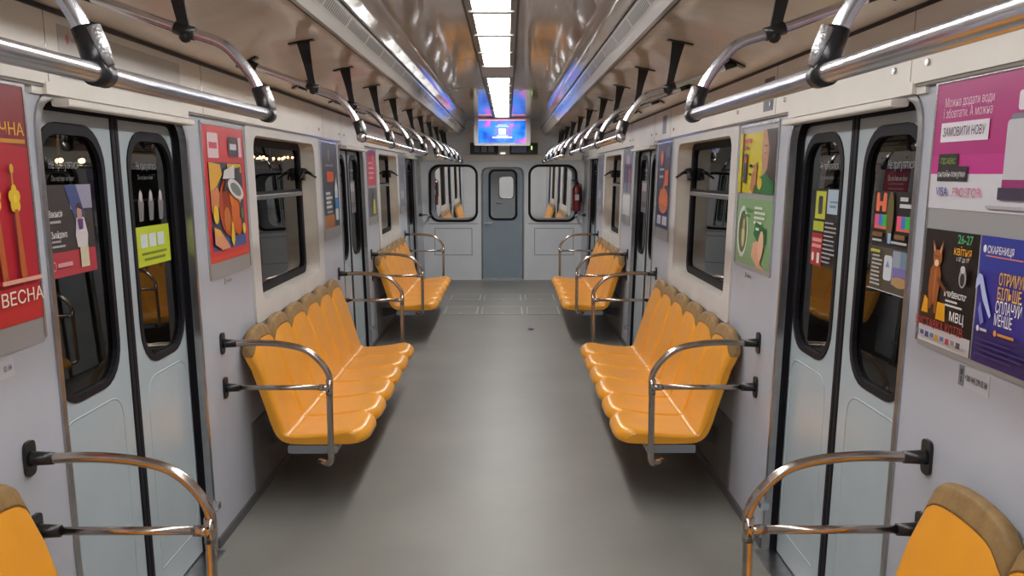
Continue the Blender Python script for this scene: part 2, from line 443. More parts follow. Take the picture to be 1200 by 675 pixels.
# ------------------------------------------------------------------ printed sheets
class Sheet:
    """flat printed sheet on a side wall; u runs from the viewer's left, v up from the bottom"""
    def __init__(s, side, ystart, zbot, o, b=None):
        s.side = side; s.y = ystart; s.z = zbot; s.o = o; s.b = b or MB(); s.L = 0
    def fn(s, u, v, w_=0):
        yy = s.y+u*(-1 if s.side > 0 else 1); zz = s.z+v
        return (WX(s.side, zz, s.o+w_), yy, zz)
    def nxt(s): s.L += 1; return s.L*.0005
    def poly(s, pts, col, w_=None):
        w_ = s.nxt() if w_ is None else w_
        s.b.plate(pts, [], w_, w_, paint(*col), s.fn); return s
    def rect(s, u0, v0, u1, v1, col, r=0):
        return s.poly(rrect(u0, v0, u1, v1, r, 3) if r else [(u0, v0), (u1, v0), (u1, v1), (u0, v1)], col)
    def ell(s, u, v, a, c, col, rot=0, n=18):
        p = []
        for i in range(n):
            t = 2*pi*i/n; x = a*cos(t); y = c*sin(t); p.append((u+x*cos(rot)-y*sin(rot), v+x*sin(rot)+y*cos(rot)))
        return s.poly(p, col)
    def base(s, w_, h, col, th=.002):
        s.b.box((0, 0, 0), (w_, h, th), paint(*col), lambda u, v, q: s.fn(u, v, q-th)); return s
    def text(s, body, u, v, size, col, width=None, align='LEFT', bold=0, rot=0):
        cu = bpy.data.curves.new('t', 'FONT'); cu.body = body; cu.size = size; cu.align_x = align; cu.offset = bold; cu.resolution_u = 3
        ob = bpy.data.objects.new('t', cu); me = bpy.data.meshes.new_from_object(ob)
        if len(me.vertices):
            xs = [p.co.x for p in me.vertices]; x0, x1 = min(xs), max(xs)
            k = (width/(x1-x0)) if width else 1
            bx = x0 if align == 'LEFT' else (x1 if align == 'RIGHT' else (x0+x1)/2)
            w_ = s.nxt(); V = []
            for p in me.vertices:
                x = (p.co.x-bx)*k; y = p.co.y
                V.append((u+x*cos(rot)-y*sin(rot), v+x*sin(rot)+y*cos(rot), w_))
            s.b.add(V, [tuple(q.vertices) for q in me.polygons], paint(*col), False, s.fn)
        bpy.data.objects.remove(ob); bpy.data.curves.remove(cu); bpy.data.meshes.remove(me); return s
    def lines(s, u, v, w_, n, dv, col, h=None, seed=1):
        rnd = random.Random(seed)
        for i in range(n):
            s.rect(u, v-i*dv, u+w_*rnd.uniform(.6, 1), v-i*dv+(h or dv*.45), col)
        return s
for i, d in enumerate(DOORS):
    door(2*i+1, -1, d); door(2*i+2, 1, d)

# ------------------------------------------------------------------ end wall with gangway door and windows
ef = lambda x, z, w_: (x, Y1-w_, z)
b = MB()
def sec(off=0):
    top = [(1.36, 0), (1.40, 2.3), (1.2, 2.42), (.9, 2.50), (.62, 2.64), (0, 2.66)]
    return top+[(-x, z) for x, z in top[::-1]][1:]
EW = [(-1.185, .978, -.425, 1.872), (.44, .978, 1.20, 1.872)]
dh = [(-.345, 0), (-.345, 1.75)]+[(-.345+.10-.10*cos(a*pi/12), 1.75+.10*sin(a*pi/12)) for a in range(1, 7)]+[(.345-.10+.10*sin(a*pi/12), 1.75+.10*cos(a*pi/12)) for a in range(7)]+[(.345, 0)]
sc_ = sec(); outer = [(-1.36, 0)]+dh+[(1.36, 0)]+sc_[1:-1]
b.plate(outer, [rrect(*q, .15) for q in EW], -.05, 0, M['endwall'], ef)
ridge = M['endwall']
for (x0, x1) in ((-1.12, -.50), (.52, 1.17)):
    b.plate(rrect(x0, .41, x1, .86, .012), [rrect(x0+.012, .422, x1-.012, .848, .008)], 0, .006, M['holder'], ef)
    b.box((x0-.1, .925, 0), (x1+.1, .937, .006), M['holder'], ef)
struct(b, 'wall_end', 'pale grey end wall of the car with two windows and gangway door', 'wall')
b = MB()
b.bbox((-1.29, 1.955, 0), (1.29, 2.052, .07), M['header'], .012, ef, axis=0)
b.box((-1.30, 1.93, 0), (1.30, 1.955, .03), M['endwall'], ef)
b.box((-.60, 2.052, 0), (.62, 2.44, .025), M['header'], ef)
struct(b, 'trim_5', 'cream ledge across the end wall above door and windows', 'trim')
for k, q in enumerate(EW):
    e = empty('window_%d' % (5+k), ((q[0]+q[2])/2, Y1, q[1]), '%s rounded window in the end wall looking into the next car' % ('left', 'right')[k], 'window', kind='structure')
    b = MB(); b.plate(rrect(q[0]-.022, q[1]-.022, q[2]+.022, q[3]+.022, .17), [rrect(q[0]+.018, q[1]+.018, q[2]-.018, q[3]-.018, .135)], -.03, .012, M['rubber'], ef); b.build('window_frame', e)
    b = MB(); b.plate(rrect(q[0]+.0, q[1]+.0, q[2]-.0, q[3]-.0, .15), [], -.02, -.02, M['clear'], ef); b.build('pane', e)
e = empty('door_7', (0, Y1, 0), 'blue-grey gangway door with tall rounded window in the end wall', 'door', kind='structure')
dr = [(-.325, 0.02), (-.325, 1.75)]+[(-.325+.09-.09*cos(a*pi/12), 1.74+.09*sin(a*pi/12)) for a in range(1, 7)]+[(.325-.09+.09*sin(a*pi/12), 1.74+.09*cos(a*pi/12)) for a in range(7)]+[(.325, .02)]
b = MB(); b.plate(dr, [rrect(-.205, 1.01, .215, 1.79, .08)], -.045, -.01, M['enddoor'], ef); b.build('door_leaf', e)
b = MB(); b.plate(rrect(-.232, .985, .242, 1.815, .10), [rrect(-.195, 1.02, .205, 1.78, .075)], -.03, .004, M['rubber'], ef); b.build('window_seal', e)
b = MB(); b.plate(rrect(-.205, 1.01, .215, 1.79, .08), [], -.025, -.025, M['clear'], ef); b.build('pane', e)
b = MB()
b.tube([ef(-.285, .945, -.01), ef(-.285, .945, .045)], .016, M['tv'], 10); b.tube([ef(-.285, .945, .045), ef(-.17, .945, .045)], .013, M['tv'], 10)
b.build('door_handle', e)
b = MB(); b.box((-.345, 0, -.03), (.345, .03, .02), M['alu'], ef); b.build('sill', e)
b = MB()
for x in (-.345, .345): b.box((x-.008, 0, -.02), (x+.008, 1.75, .006), M['grille'], ef)
b.build('frame_bead', e)
# rear wall behind the camera
b = MB(); b.plate([(-1.36, 0)]+[(1.36, 0)]+sc_[1:-1], [], 0, .05, M['endwall'], lambda x, z, w_: (x, Y0-w_, z)); struct(b, 'wall_rear', 'plain grey end wall behind the camera', 'wall')

# ------------------------------------------------------------------ outside: station and next car
b = MB()
b.box((-14, -8, -1.1), (-2.1, 45, -.05), M['station'])
b.box((-14.3, -8, -1), (-14, 45, 5), M['station'])
struct(b, 'wall_station', 'dim stone wall and platform of the station hall outside', 'wall')
ch0 = None
for i, (x, y, z) in enumerate([(-6, 12.3, 1.92), (-6, 21.4, 2.13), (-6, 23.2, 2.12), (-6, 26.0, 2.2), (-6, 28.8, 2.15)]):
    lb = 'warm chandelier of the station hall seen through the %s' % ['left near door glass', 'left window, first cluster', 'left window, second cluster', 'left window, third cluster', 'left window, farthest cluster'][i]
    if ch0 is None:
        e = empty('chandelier', (x, y, z), lb, 'chandelier', 'station chandeliers'); ch0 = e
        for k in range(6):
            a = k*pi/3; b = MB(); b.sphere((x+.32*cos(a), y+.32*sin(a), z), .035, M['chand'], 8); b.build('bulb', e)
        b = MB(); b.tube([(x+.32*cos(k*pi/8), y+.32*sin(k*pi/8), z-.07) for k in range(17)], .015, M['alu'], 6, False); b.tube([(x, y, z-.07), (x, y, z+3.0)], .015, M['alu'], 6)
        for k in range(3):
            a = k*pi/3; b.tube([(x+.32*cos(a), y+.32*sin(a), z-.07), (x-.32*cos(a), y-.32*sin(a), z-.07)], .01, M['alu'], 6)
        b.build('ring', e)
    else: copy_tree(ch0, (x, y, z), 0, lb)
# next car
N0, N1 = 15.45, 28.5
b = MB(); b.box((-1.4, N0, -.05), (1.4, N1, 0), M['floor']); struct(b, 'floor_next', 'floor of the next car beyond the gangway', 'floor')
b = MB()
b.sweep([(-1.38, 2.25), (-.9, 2.42), (-.4, 2.55), (0, 2.62), (.4, 2.55), (.9, 2.42), (1.38, 2.25)], [N0, N1], M['cove'])
struct(b, 'ceiling_next', 'ceiling of the next car beyond the gangway', 'ceiling')
b = MB()
for a, c in ((16, 18.6), (19.4, 23), (23.6, 27.6)): b.box((-.1, a, 2.56), (.1, c, 2.575), M['lamp_next'])
tag(b.build('ceiling_light'), 'light strip on the ceiling of the next car', 'light')
ND = [16.45+PD*k for k in range(3)]; NW = [18.70+PD*k for k in range(2)]
for side in (-1, 1):
    b = MB(); f = wfn(side)
    b.plate([(N0, 0), (N1, 0), (N1, 2.28), (N0, 2.28)], [rrect(w0, WZ0, w0+WW, WZ1, .08) for w0 in NW]+[rrect(d, .02, d+DW, 1.98, .1) for d in ND if d+DW < N1], -.02, 0, M['wall'], f)
    for w0 in NW: b.plate(rrect(w0-.08, WZ0-.08, w0+WW+.08, WZ1+.02, .03), [rrect(w0+.04, WZ0+.04, w0+WW-.04, WZ1-.04, .08)], -.0, .012, M['cream'], f)
    for w0 in NW: b.plate(rrect(w0, WZ0, w0+WW, WZ1, .03), [], -.1, -.1, M['glass'], f)
    b.box((N0, 2.0, 0), (N1, 2.24, .02), M['header'], f)
    struct(b, 'wall_next_'+SN[side], '%s side wall of the next car' % SN[side], 'wall')
    for k, d in enumerate(ND):
        if d+DW > N1: continue
        b = MB()
        for a, c in ((d, d+.6), (d+.65, d+DW)):
            b.plate(rrect(a, .02, c, 1.97, .01), [rrect(a+.09, 1, c-.09, 1.9, .1)], -.08, -.05, M['door'], f)
            b.plate(rrect(a+.08, .99, c-.08, 1.91, .1), [rrect(a+.11, 1.02, c-.11, 1.88, .08)], -.06, -.045, M['rubber'], f)
            b.plate(rrect(a+.09, 1, c-.09, 1.9, .1), [], -.065, -.065, M['doorglass'], f)
        b.box((d+.6, .02, -.08), (d+.65, 1.97, -.045), M['rubber'], f)
        tag(b.build('door_%d' % (8+2*k+(side > 0))), None, None, kind='structure')['label'] = 'sliding door of the next car, %s side' % SN[side]
nf = lambda x, z, w_: (x, N0+w_, z)
b = MB(); NWn = [(-1.17, .99, -.44, 1.86), (.45, .99, 1.19, 1.86)]
b.plate([(-1.36, 0), (1.36, 0)]+sc_[1:-1], [rrect(*q, .15) for q in NWn]+[rrect(-.06, 1.33, .18, 1.69, .06)], 0, .04, M['endwall'], nf)
b.plate(rrect(-.335, .02, .335, 1.83, .1), [rrect(-.325, .03, .325, 1.82, .095), ], -.006, .0, M['grille'], nf)
b.plate(rrect(-.08, 1.31, .20, 1.71, .07), [rrect(-.06, 1.33, .18, 1.69, .06)], -.012, .0, M['holder'], nf)
struct(b, 'wall_next_end', 'end wall and closed gangway door of the next car', 'wall')
b = MB(); b.tube([nf(-.10, 1.25, -.0), nf(-.10, 1.25, -.05), nf(-.0, 1.25, -.05)], .014, M['tv'], 8); tag(b.build('door_handle'), 'chrome handle on the closed gangway door of the next car', 'handle')
b = MB(); b.plate([(-1.36, 0), (1.36, 0)]+sc_[1:-1], [], 0, .04, M['endwall'], lambda x, z, w_: (x, N1+w_, z)); struct(b, 'wall_next_far', 'far end wall of the next car', 'wall')
# gangway plate and bellows
b = MB(); b.box((-.4, Y1, -.03), (.4, N0, .0), M['alu']); struct(b, 'floor_gangway', 'metal bridge plate between the two cars', 'floor')

# ------------------------------------------------------------------ ceiling lights
def light_group(y0, n, label):
    e = empty('ceiling_light', (0, y0, 2.60), label, 'ceiling light', 'fluorescent light strips')
    b = MB(); L = n*.795
    for sx in (-1, 1): b.box((sx*.114-.0165, y0, 2.584), (sx*.114+.0165, y0+L, 2.606), M['lampbar'])
    for k in range(n+1): b.box((-.12, y0+k*.795-.03, 2.572), (.12, y0+k*.795+.03, 2.606), M['lampbar'])
    b.build('frame', e)
    for k in range(n):
        b = MB(); b.bbox((-.0965, y0+k*.795+.03, 2.592), (.0965, y0+(k+1)*.795-.03, 2.606), M['lamp'], .012)
        b.build('diffuser', e)
light_group(7.155-.795*9, 9, 'near strip of white light panels along the ceiling centre')
light_group(7.93, 7, 'far strip of white light panels ending at the screen')
light_group(-3.2, 3, 'strip of white light panels behind the camera')

# ------------------------------------------------------------------ seats
PF = [(.052, .925), (.062, .90), (.090, .82), (.122, .72), (.156, .61), (.190, .50), (.211, .43), (.228, .398), (.27, .390), (.40, .398), (.50, .412), (.575, .422), (.622, .414), (.648, .388), (.652, .362)]
PB = [(.018, .93), (.014, .90), (.038, .80), (.066, .71), (.098, .61), (.127, .52), (.150, .445), (.178, .385), (.225, .352), (.30, .345), (.40, .344), (.50, .345), (.57, .346), (.615, .348), (.640, .352)]
HW = .2025
def spline2(L, n):
    sp = smooth_path([(p[0], p[1], 0) for p in L], 8); tot = [0]
    for a, c in zip(sp, sp[1:]): tot.append(tot[-1]+(c-a).length)
    out = []
    k = 1
    for i in range(n):
        q = tot[-1]*i/(n-1)
        while k < len(tot)-1 and tot[k] < q: k += 1
        t = (q-tot[k-1])/(tot[k]-tot[k-1]+1e-12); p = sp[k-1].lerp(sp[k], min(1, max(0, t))); out.append((p.x, p.y))
    return out
NP = 44
PFs, PBs = spline2(PF, NP), spline2(PB, NP)
EDGE = .030
def seat_loop(v):
    av = abs(v); ztop = .937-.03*av**2-.055*av**7
    e_ = max(0, av*HW-(HW-EDGE))/EDGE; roll = EDGE*(1-math.sqrt(max(0, 1-e_*e_)))*.85
    P, B = [], []
    for front, src, out in ((True, PFs, P), (False, PBs, B)):
        for i, (d_, z) in enumerate(src):
            if z > .74: z = .74+(z-.74)*(ztop-.74)/(.932-.74)
            t = i/(NP-1)
            if front:
                if t < .5: d_ -= .005*(1-av**2)
                elif t < .9: z -= .004*(1-av**2)
            if t > .80: d_ -= .045*av**5*min(1, (t-.80)/.12)
            out.append([d_, z])
    if roll:
        for i in range(NP):
            dx, dz = B[i][0]-P[i][0], B[i][1]-P[i][1]; L = math.hypot(dx, dz) or 1
            k = min(roll, L*.62)/L; P[i][0] += dx*k; P[i][1] += dz*k
    return P, B
def seat_mesh(cap=False):
    b = MB(); vs = []; fs = []
    edge = [1-EDGE/HW*(1-math.sin(k*pi/12)) for k in range(7)]
    secs = [-x for x in edge[::-1]]+[x/7*(1-EDGE/HW) for x in range(-6, 7)]+edge
    n = None
    for v in secs:
        P, B = seat_loop(v)
        if cap:
            low = .937-.03*abs(v)**2-.055*abs(v)**7-.056+.010*abs(v)**2
            def cut(L):
                out = []
                for k in range(len(L)-1):
                    out.append(L[k])
                    if L[k+1][1] < low:
                        t = (L[k][1]-low)/(L[k][1]-L[k+1][1]+1e-9); out.append([L[k][0]+(L[k+1][0]-L[k][0])*t, low]); break
                return spline2(out if len(out) > 1 else L[:2], 7)
            P, B = cut(P), cut(B)
            P = [[p[0]+.003, p[1]+(.004 if i == 0 else 0)] for i, p in enumerate(P)]; B = [[p[0]-.003, p[1]+(.004 if i == 0 else 0)] for i, p in enumerate(B)]
        m_ = [(P[0][0]+B[0][0])/2, max(P[0][1], B[0][1])+.008]
        q1 = [P[0][0]*.75+m_[0]*.25, P[0][1]*.45+m_[1]*.55]; q2 = [B[0][0]*.75+m_[0]*.25, B[0][1]*.45+m_[1]*.55]
        loop = P[::-1]+[q1, m_, q2]+B
        n = len(loop); y = v*(HW+(.0002 if cap else 0))
        vs += [(1.30-p[0], y, p[1]) for p in loop]
    for j in range(len(secs)-1):
        for i in range(n):
            i2 = (i+1) % n; fs.append((j*n+i, (j+1)*n+i, (j+1)*n+i2, j*n+i2))
    m = M['cap'] if cap else M['seat']
    b.add(vs, fs, m, True)
    k = (n-3)//2          # strips closing both sides
    for base in (0, (len(secs)-1)*n):
        q = []
        for i in range(k-1): q.append((base+k-1-i, base+k-2-i, base+k+3+i+1, base+k+3+i))
        q.append((base+k-1, base+k, base+k+1, base+k+2, base+k+3))
        o = len(b.v); 
        for f_ in q: b.f.append(list(f_)); b.m.append(b.mi(m)); b.sm.append(False)
    return b
def make_seat():
    e = bpy.data.objects.new('moulded_seat', None); COL.objects.link(e); e['_w'] = [1.0, 0, 0]
    o = seat_mesh().build('seat_shell', e)
    o2 = seat_mesh(True).build('worn_top_edge', e)
    o2['label'] = 'tan worn padding over the seat top'
    return e
seat0 = make_seat(); first = True
ORD = ['nearest', 'second', 'third', 'fourth', 'fifth', 'farthest']
def place(x, y, rz, lab, grp):
    global first
    if first: o = seat0; first = False; o.location = (x, y, 0); o.rotation_euler = (0, 0, rz); o['label'] = lab
    else: o = copy_tree(seat0, (x, y, 0), rz, lab)
    o['category'] = 'seat'; o['group'] = grp
B0 = [2.175-.411*k for k in range(3)]; B1 = [4.755+.411*k for k in range(6)]; B2 = [9.38+.411*k for k in range(6)]
for side in (1, -1):
    rz = 0 if side > 0 else pi
    for k, y in enumerate(B0):
        place(side*1.0, y, rz, '%s of the orange seats at the bottom %s corner beside the camera' % (['front one', 'middle one', 'rear one'][k], SN[side]), 'orange seats at the bottom %s corner' % SN[side])
    for k, y in enumerate(B1):
        place(side*1.0, y, rz, '%s orange moulded seat of the near %s bench under the window' % (ORD[k], SN[side]), 'orange seats of the near %s bench' % SN[side])
    for k, y in enumerate(B2):
        place(side*1.0, y, rz, '%s orange moulded seat of the far %s bench near the end wall' % (ORD[k], SN[side]), 'orange seats of the far %s bench' % SN[side])
    for k in range(6):
        place(side*1.0, 18.35+.411*k, rz, '%s seat of the %s bench seen through the end windows' % (ORD[k], SN[side]), 'seats of the first %s bench in the next car' % SN[side])
    for k in range(6):
        place(side*1.0, 23.2+.411*k, rz, '%s seat of the far %s bench in the next car' % (ORD[k], SN[side]), 'seats of the second %s bench in the next car' % SN[side])
# bench frames
for side in (-1, 1):
    for nm, ys in (('bottom %s corner', B0), ('near %s bench', B1), ('far %s bench', B2)):
        a, c = min(ys)-.20, max(ys)+.20
        e = empty('bench_frame', (side*1.05, (a+c)/2, 0), 'grey metal frame carrying the orange seats of the '+nm % SN[side], 'bench frame', 'bench frames')
        b = MB()
        b.bbox((side*.94-.13, a, .294), (side*.94+.13, c, .338), M['frame'], .01, axis=1)
        b.build('frame', e)
        b = MB(); b.box((a+.12, .045, .001), (c-.02, .42, .008), M['underseat'], wfn(side)); b.build('under_seat_darkening', e)  # thin sheet added over the wall to darken it below the seats
        for yy in (a+.5, c-.3):
            b = MB(); x = WX(side, .22)
            b.add([(side*.84, yy-.015, .294), (x, yy-.015, .294), (x, yy-.015, .20), (side*.84, yy+.015, .294), (x, yy+.015, .294), (x, yy+.015, .20)], [(0, 1, 2), (5, 4, 3), (0, 3, 4, 1), (1, 4, 5, 2), (2, 5, 3, 0)], M['box'])
            b.build('wall_bracket', e)

# ------------------------------------------------------------------ seat end grab rails
def armrail(side, y, label, flip=1, full=False):
    e = empty('grab_rail', (side*1.0, y, 0), label, 'grab rail', 'chrome grab rails at the bench ends')
    wx = WX(side, .93)
    px = side*.80
    hook_y = flip*.10
    b = MB()
    pts = smooth_path([(wx-side*.055, y, .932), (side*1.12, y, .935), (side*1.0, y, .925), (side*.905, y, .90), (side*.835, y, .845), (side*.79, y, .77), (side*.79, y, .68), (side*.79, y, .55), (side*.79, y, .38)], 6)
    tail = fillet([(side*.79, y, .38), (side*.79, y, .318), (side*.86, y+flip*.07, .318)], .05, 6)
    b.tube(pts+tail[1:], .0155, M['steel'], 14); b.build('bent_tube', e)
    b = MB(); b.tube([(WX(side, .71)-side*.055, y, .712), (side*.815, y, .712)], .0125, M['steel'], 14); b.build('cross_tube', e)
    b = MB(); b.tube([(side*.79, y, .676), (side*.79, y, .752)], .0175, M['steel'], 14)
    for zz in (.70, .728): b.tube([(side*.79, y-.021, zz), (side*.79, y-.016, zz)], .004, M['dark'], 8)
    b.tube([(side*.79, y, .712), (side*.838, y, .712)], .0165, M['steel'], 12); b.build('joint', e)
    for zz in (.932, .712):
        b = MB(); x = WX(side, zz)
        b.bbox((min(x, x-side*.010), y-.028, zz-.052), (max(x, x-side*.010), y+.028, zz+.052), M['plastic'], .018, axis=0)
        b.tube([(x-side*.008, y, zz), (x-side*.02, y, zz), (x-side*.075, y, zz)], [.024, .021, .018], M['plastic'], 14)
        b.build('wall_socket', e)
for side in (-1, 1):
    s_ = SN[side]
    armrail(side, 2.52, 'chrome grab rail at the front of the %s picture edge, nearest the camera' % s_, -1)
    armrail(side, 4.29, 'chrome grab rail at the near end of the near %s bench' % s_, 1)
    armrail(side, 7.33, 'chrome grab rail at the far end of the near %s bench' % s_, -1)
    armrail(side, 9.10, 'chrome grab rail at the near end of the far %s bench' % s_, 1)
    armrail(side, 12.1, 'chrome grab rail at the far end of the far %s bench' % s_, -1)

# ------------------------------------------------------------------ overhead handrails
RX, RZ = .655, 1.93
def bow_path(side, y):
    return smooth_path([(side*1.215, y, 2.295), (side*1.05, y, 2.235), (side*.89, y, 2.178), (side*.79, y, 2.145), (side*.735, y, 2.095), (side*.69, y, 2.03), (side*.665, y, 1.965)], 8)
def handrail(side, ys, ya, yb, label):
    e = empty('overhead_handrail', (side*RX, (ya+yb)/2, RZ), label, 'handrail', 'overhead chrome handrails')
    b = MB(); b.tube([(side*RX, ya, RZ), (side*RX, yb, RZ)], .0185, M['chrome'], 20); b.build('rail', e)
    for y in ys:
        b = MB(); b.tube(bow_path(side, y), .0165, M['chrome'], 16); b.build('curved_tube', e)
        # T connector: sleeve on the rail and a socket up the bow, chrome cheek towards the aisle
        b = MB(); end = abs(y-yb) < .05 or abs(y-ya) < .05
        b.tube([(side*RX, y-.024, RZ), (side*RX, y+.024, RZ)], .0235, M['plastic'], 18)
        b.tube([(side*RX, y, RZ), (side*(RX+.008), y, RZ+.03), (side*(RX+.026), y, RZ+.082)], [.022, .0225, .0205], M['plastic'], 14)
        b.build('connector', e)
        b = MB(); b.tube([(side*(RX-.022), y-.006, RZ+.014), (side*(RX-.011), y-.006, RZ+.045), (side*(RX+.004), y-.006, RZ+.082)], [.009, .0125, .0135], M['cheek'], 12)
        b.build('connector_plate', e)
        # hanger bracket from the cove
        b = MB(); xb = .895; zb = 2.178; xt = .94; zt = cove_z(xt)
        vs = []; N = 6
        for i in range(N+1):
            t = i/N; x = xb+(xt-xb)*t; z = zb+(zt-zb)*t; ww = .017+.017*t*t; th = .006
            for (a, c) in ((-ww, -th), (ww, -th), (ww, th), (-ww, th)): vs.append((side*(x+a), y+c, z))
        fs = [(i*4+j, i*4+(j+1) % 4, i*4+4+(j+1) % 4, i*4+4+j) for i in range(N) for j in range(4)]
        b.add(vs, fs, M['plastic'])
        b.add([(side*(p[0]), y+p[1], cove_z(p[0])-.001-p[2]) for p in ((.885, -.022, .006), (1.01, -.022, .006), (1.01, .022, .006), (.885, .022, .006), (.885, -.022, 0), (1.01, -.022, 0), (1.01, .022, 0), (.885, .022, 0))], [(0, 1, 2, 3), (4, 5, 6, 7), (0, 1, 5, 4), (1, 2, 6, 5), (2, 3, 7, 6), (3, 0, 4, 7)], M['plastic'])
        b.build('hanger_bracket', e)
        b = MB(); b.tube([(side*.865, y, 2.170), (side*.925, y, 2.191)], .0205, M['plastic'], 14); b.sphere((side*.895, y, 2.165), .021, M['plastic'], 10); b.build('clamp', e)
        b = MB(); b.tube([(side*1.17, y, 2.279), (side*1.225, y, 2.302)], [.018, .022], M['plastic'], 12)
        b.add([(side*x, y+dy, cove_z(x)-.002-h) for x in (1.17, 1.27) for dy in (-.03, .03) for h in (0, .008)], [(0, 1, 3, 2), (4, 5, 7, 6), (0, 1, 5, 4), (2, 3, 7, 6), (1, 3, 7, 5), (0, 2, 6, 4)], M['plastic'])
        b.build('ceiling_socket', e)
    for yy, dr_ in ((ya, -1), (yb, 1)):
        b = MB(); b.sphere((side*RX, yy+dr_*.002, RZ), .0235, M['chrome'], 12, (1, .5, 1)); b.build('end_cap', e)
for side in (-1, 1):
    s_ = SN[side]
    handrail(side, [.52, 1.66, 2.80], .40, 2.82, 'nearest overhead chrome handrail above the %s nearest door' % s_)
    handrail(side, [4.60, 5.76, 6.92, 8.08], 4.58, 8.10, 'second overhead chrome handrail with four bows on the %s side' % s_)
    handrail(side, [9.45, 10.6, 11.75, 12.9], 9.43, 12.92, 'third overhead chrome handrail on the %s side above the far bench' % s_)
    handrail(side, [13.9, 14.5], 13.88, 14.55, 'short last overhead chrome handrail on the %s side at the end wall' % s_)

# ------------------------------------------------------------------ end wall equipment
TY = 13.9
e = empty('ceiling_screen', (0, TY, 2.18), 'white framed screen with blue and pink picture hanging from the ceiling', 'screen')
b = MB(); b.bbox((-.43, TY, 2.172), (.43, TY+.07, 2.588), M['tv'], .02, axis=1); b.build('housing', e)
sm_ = bpy.data.materials.new('screen_picture'); sm_.use_nodes = True; nt = sm_.node_tree; pb = nt.nodes['Principled BSDF']
tc = nt.nodes.new('ShaderNodeTexCoord'); nz = nt.nodes.new('ShaderNodeTexNoise'); nz.inputs['Scale'].default_value = 4.2; nz.inputs['Detail'].default_value = 2
rp = nt.nodes.new('ShaderNodeValToRGB'); el = rp.color_ramp.elements
el[0].position = .35; el[0].color = (.0, .05, .55, 1); el[1].position = .50; el[1].color = (.0, .25, .95, 1)
q = el.new(.57); q.color = (.20, .15, .85, 1); q = el.new(.65); q.color = (.9, .15, .6, 1)
nt.links.new(tc.outputs['Object'], nz.inputs['Vector']); nt.links.new(nz.outputs[0], rp.inputs[0])
pb.inputs['Base Color'].default_value = (.02, .02, .02, 1); pb.inputs['Roughness'].default_value = .2
nt.links.new(rp.outputs[0], pb.inputs['Emission Color']); pb.inputs['Emission Strength'].default_value = 1.3
b = MB(); b.box((-.365, TY-.003, 2.212), (.355, TY, 2.548), sm_); b.build('picture', e)
wm = emit('screen_white', (1, .9, .97, 1), 1.1); pk = emit('screen_pink', (1, .3, .45, 1), 1.0)
b = MB()
b.box((-.365, TY-.004, 2.548), (.355, TY, 2.566), pk)
b.box((-.055, TY-.005, 2.34), (.055, TY-.003, 2.43), emit('screen_pale', (.75, .9, 1, 1), .95))
b.box((-.15, TY-.005, 2.285), (.15, TY-.003, 2.305), wm); b.box((-.08, TY-.005, 2.31), (.08, TY-.003, 2.325), wm)
b.box((-.10, TY-.005, 2.452), (.10, TY-.003, 2.468), emit('screen_cyan', (.3, .7, 1, 1), .9)); b.box((-.07, TY-.005, 2.476), (.07, TY-.003, 2.49), emit('screen_cyan2', (.4, .8, 1, 1), .9))
b.build('picture_captions', e)
def display(x0, x1, label, right):
    e = empty('destination_display', ((x0+x1)/2, Y1-.05, 2.035), label, 'display', 'display boxes above the gangway door')
    b = MB(); b.plate(rrect(x0, 2.055, x1, 2.24, .012), [], .026, .055, M['plastic'], ef); b.build('housing', e)
    gp = mat('display_pane', (.16, .17, .2, 1), .25); gw = mat('display_pane_light', (.30, .30, .32, 1), .25)
    if not right:
        for k in range(3):
            b = MB(); b.box((x0+.065+k*.115, 2.092, .055), (x0+.155+k*.115, 2.185, .058), gp if k == 0 else gw, ef); b.build('pane', e)
    else:
        b = MB(); b.box((x0+.03, 2.085, .055), (x0+.27, 2.19, .058), mat('display_map', (.22, .28, .42, 1), .25), ef); b.build('pane', e)
        b = MB(); b.box((x0+.345, 2.13, .055), (x0+.365, 2.19, .06), emit('green_led', (.5, 1, .15, 1), 1.6), ef); b.build('green_lamp', e)
display(-.525, -.07, 'black display box on the end wall left of centre, with three grey panes', False)
display(.115, .57, 'black display box on the end wall right of centre, with a lit green mark', True)
b = MB(); b.box((-.035, 2.062, .025), (.045, 2.085, .032), emit('white_lamp_small', (1, .98, .95, 1), 1.0), ef)
tag(b.build('indicator_lamp'), 'small white lamp between the two display boxes on the end wall', 'lamp')
# fire extinguisher
def ext(x, y, z, lab):
    e = empty('fire_extinguisher', (x, y, z), lab, 'fire extinguisher')
    b = MB(); b.tube([(x, y, z), (x, y, z+.02), (x, y, z+.36), (x, y, z+.41), (x, y, z+.44)], [.06, .072, .072, .05, .022], M['red'], 20); b.build('cylinder', e)
    b = MB(); b.tube([(x, y, z+.44), (x, y, z+.50)], .022, M['plastic'], 10); b.tube([(x, y, z+.49), (x-.09, y-.02, z+.50)], .013, M['plastic'], 8); b.tube([(x, y, z+.47), (x+.07, y-.05, z+.42), (x+.075, y-.05, z+.15)], .010, M['plastic'], 8); b.build('valve', e)
    b = MB(); b.box((x-.03, y-.0745, z+.18), (x+.035, y-.070, z+.27), M['tv']); b.build('white_label', e)
ext(1.20, 14.60, 1.14, 'red fire extinguisher hung beside the right end window')
ext(-1.205, 15.75, 1.20, 'dark red extinguisher behind the left end window in the next car')
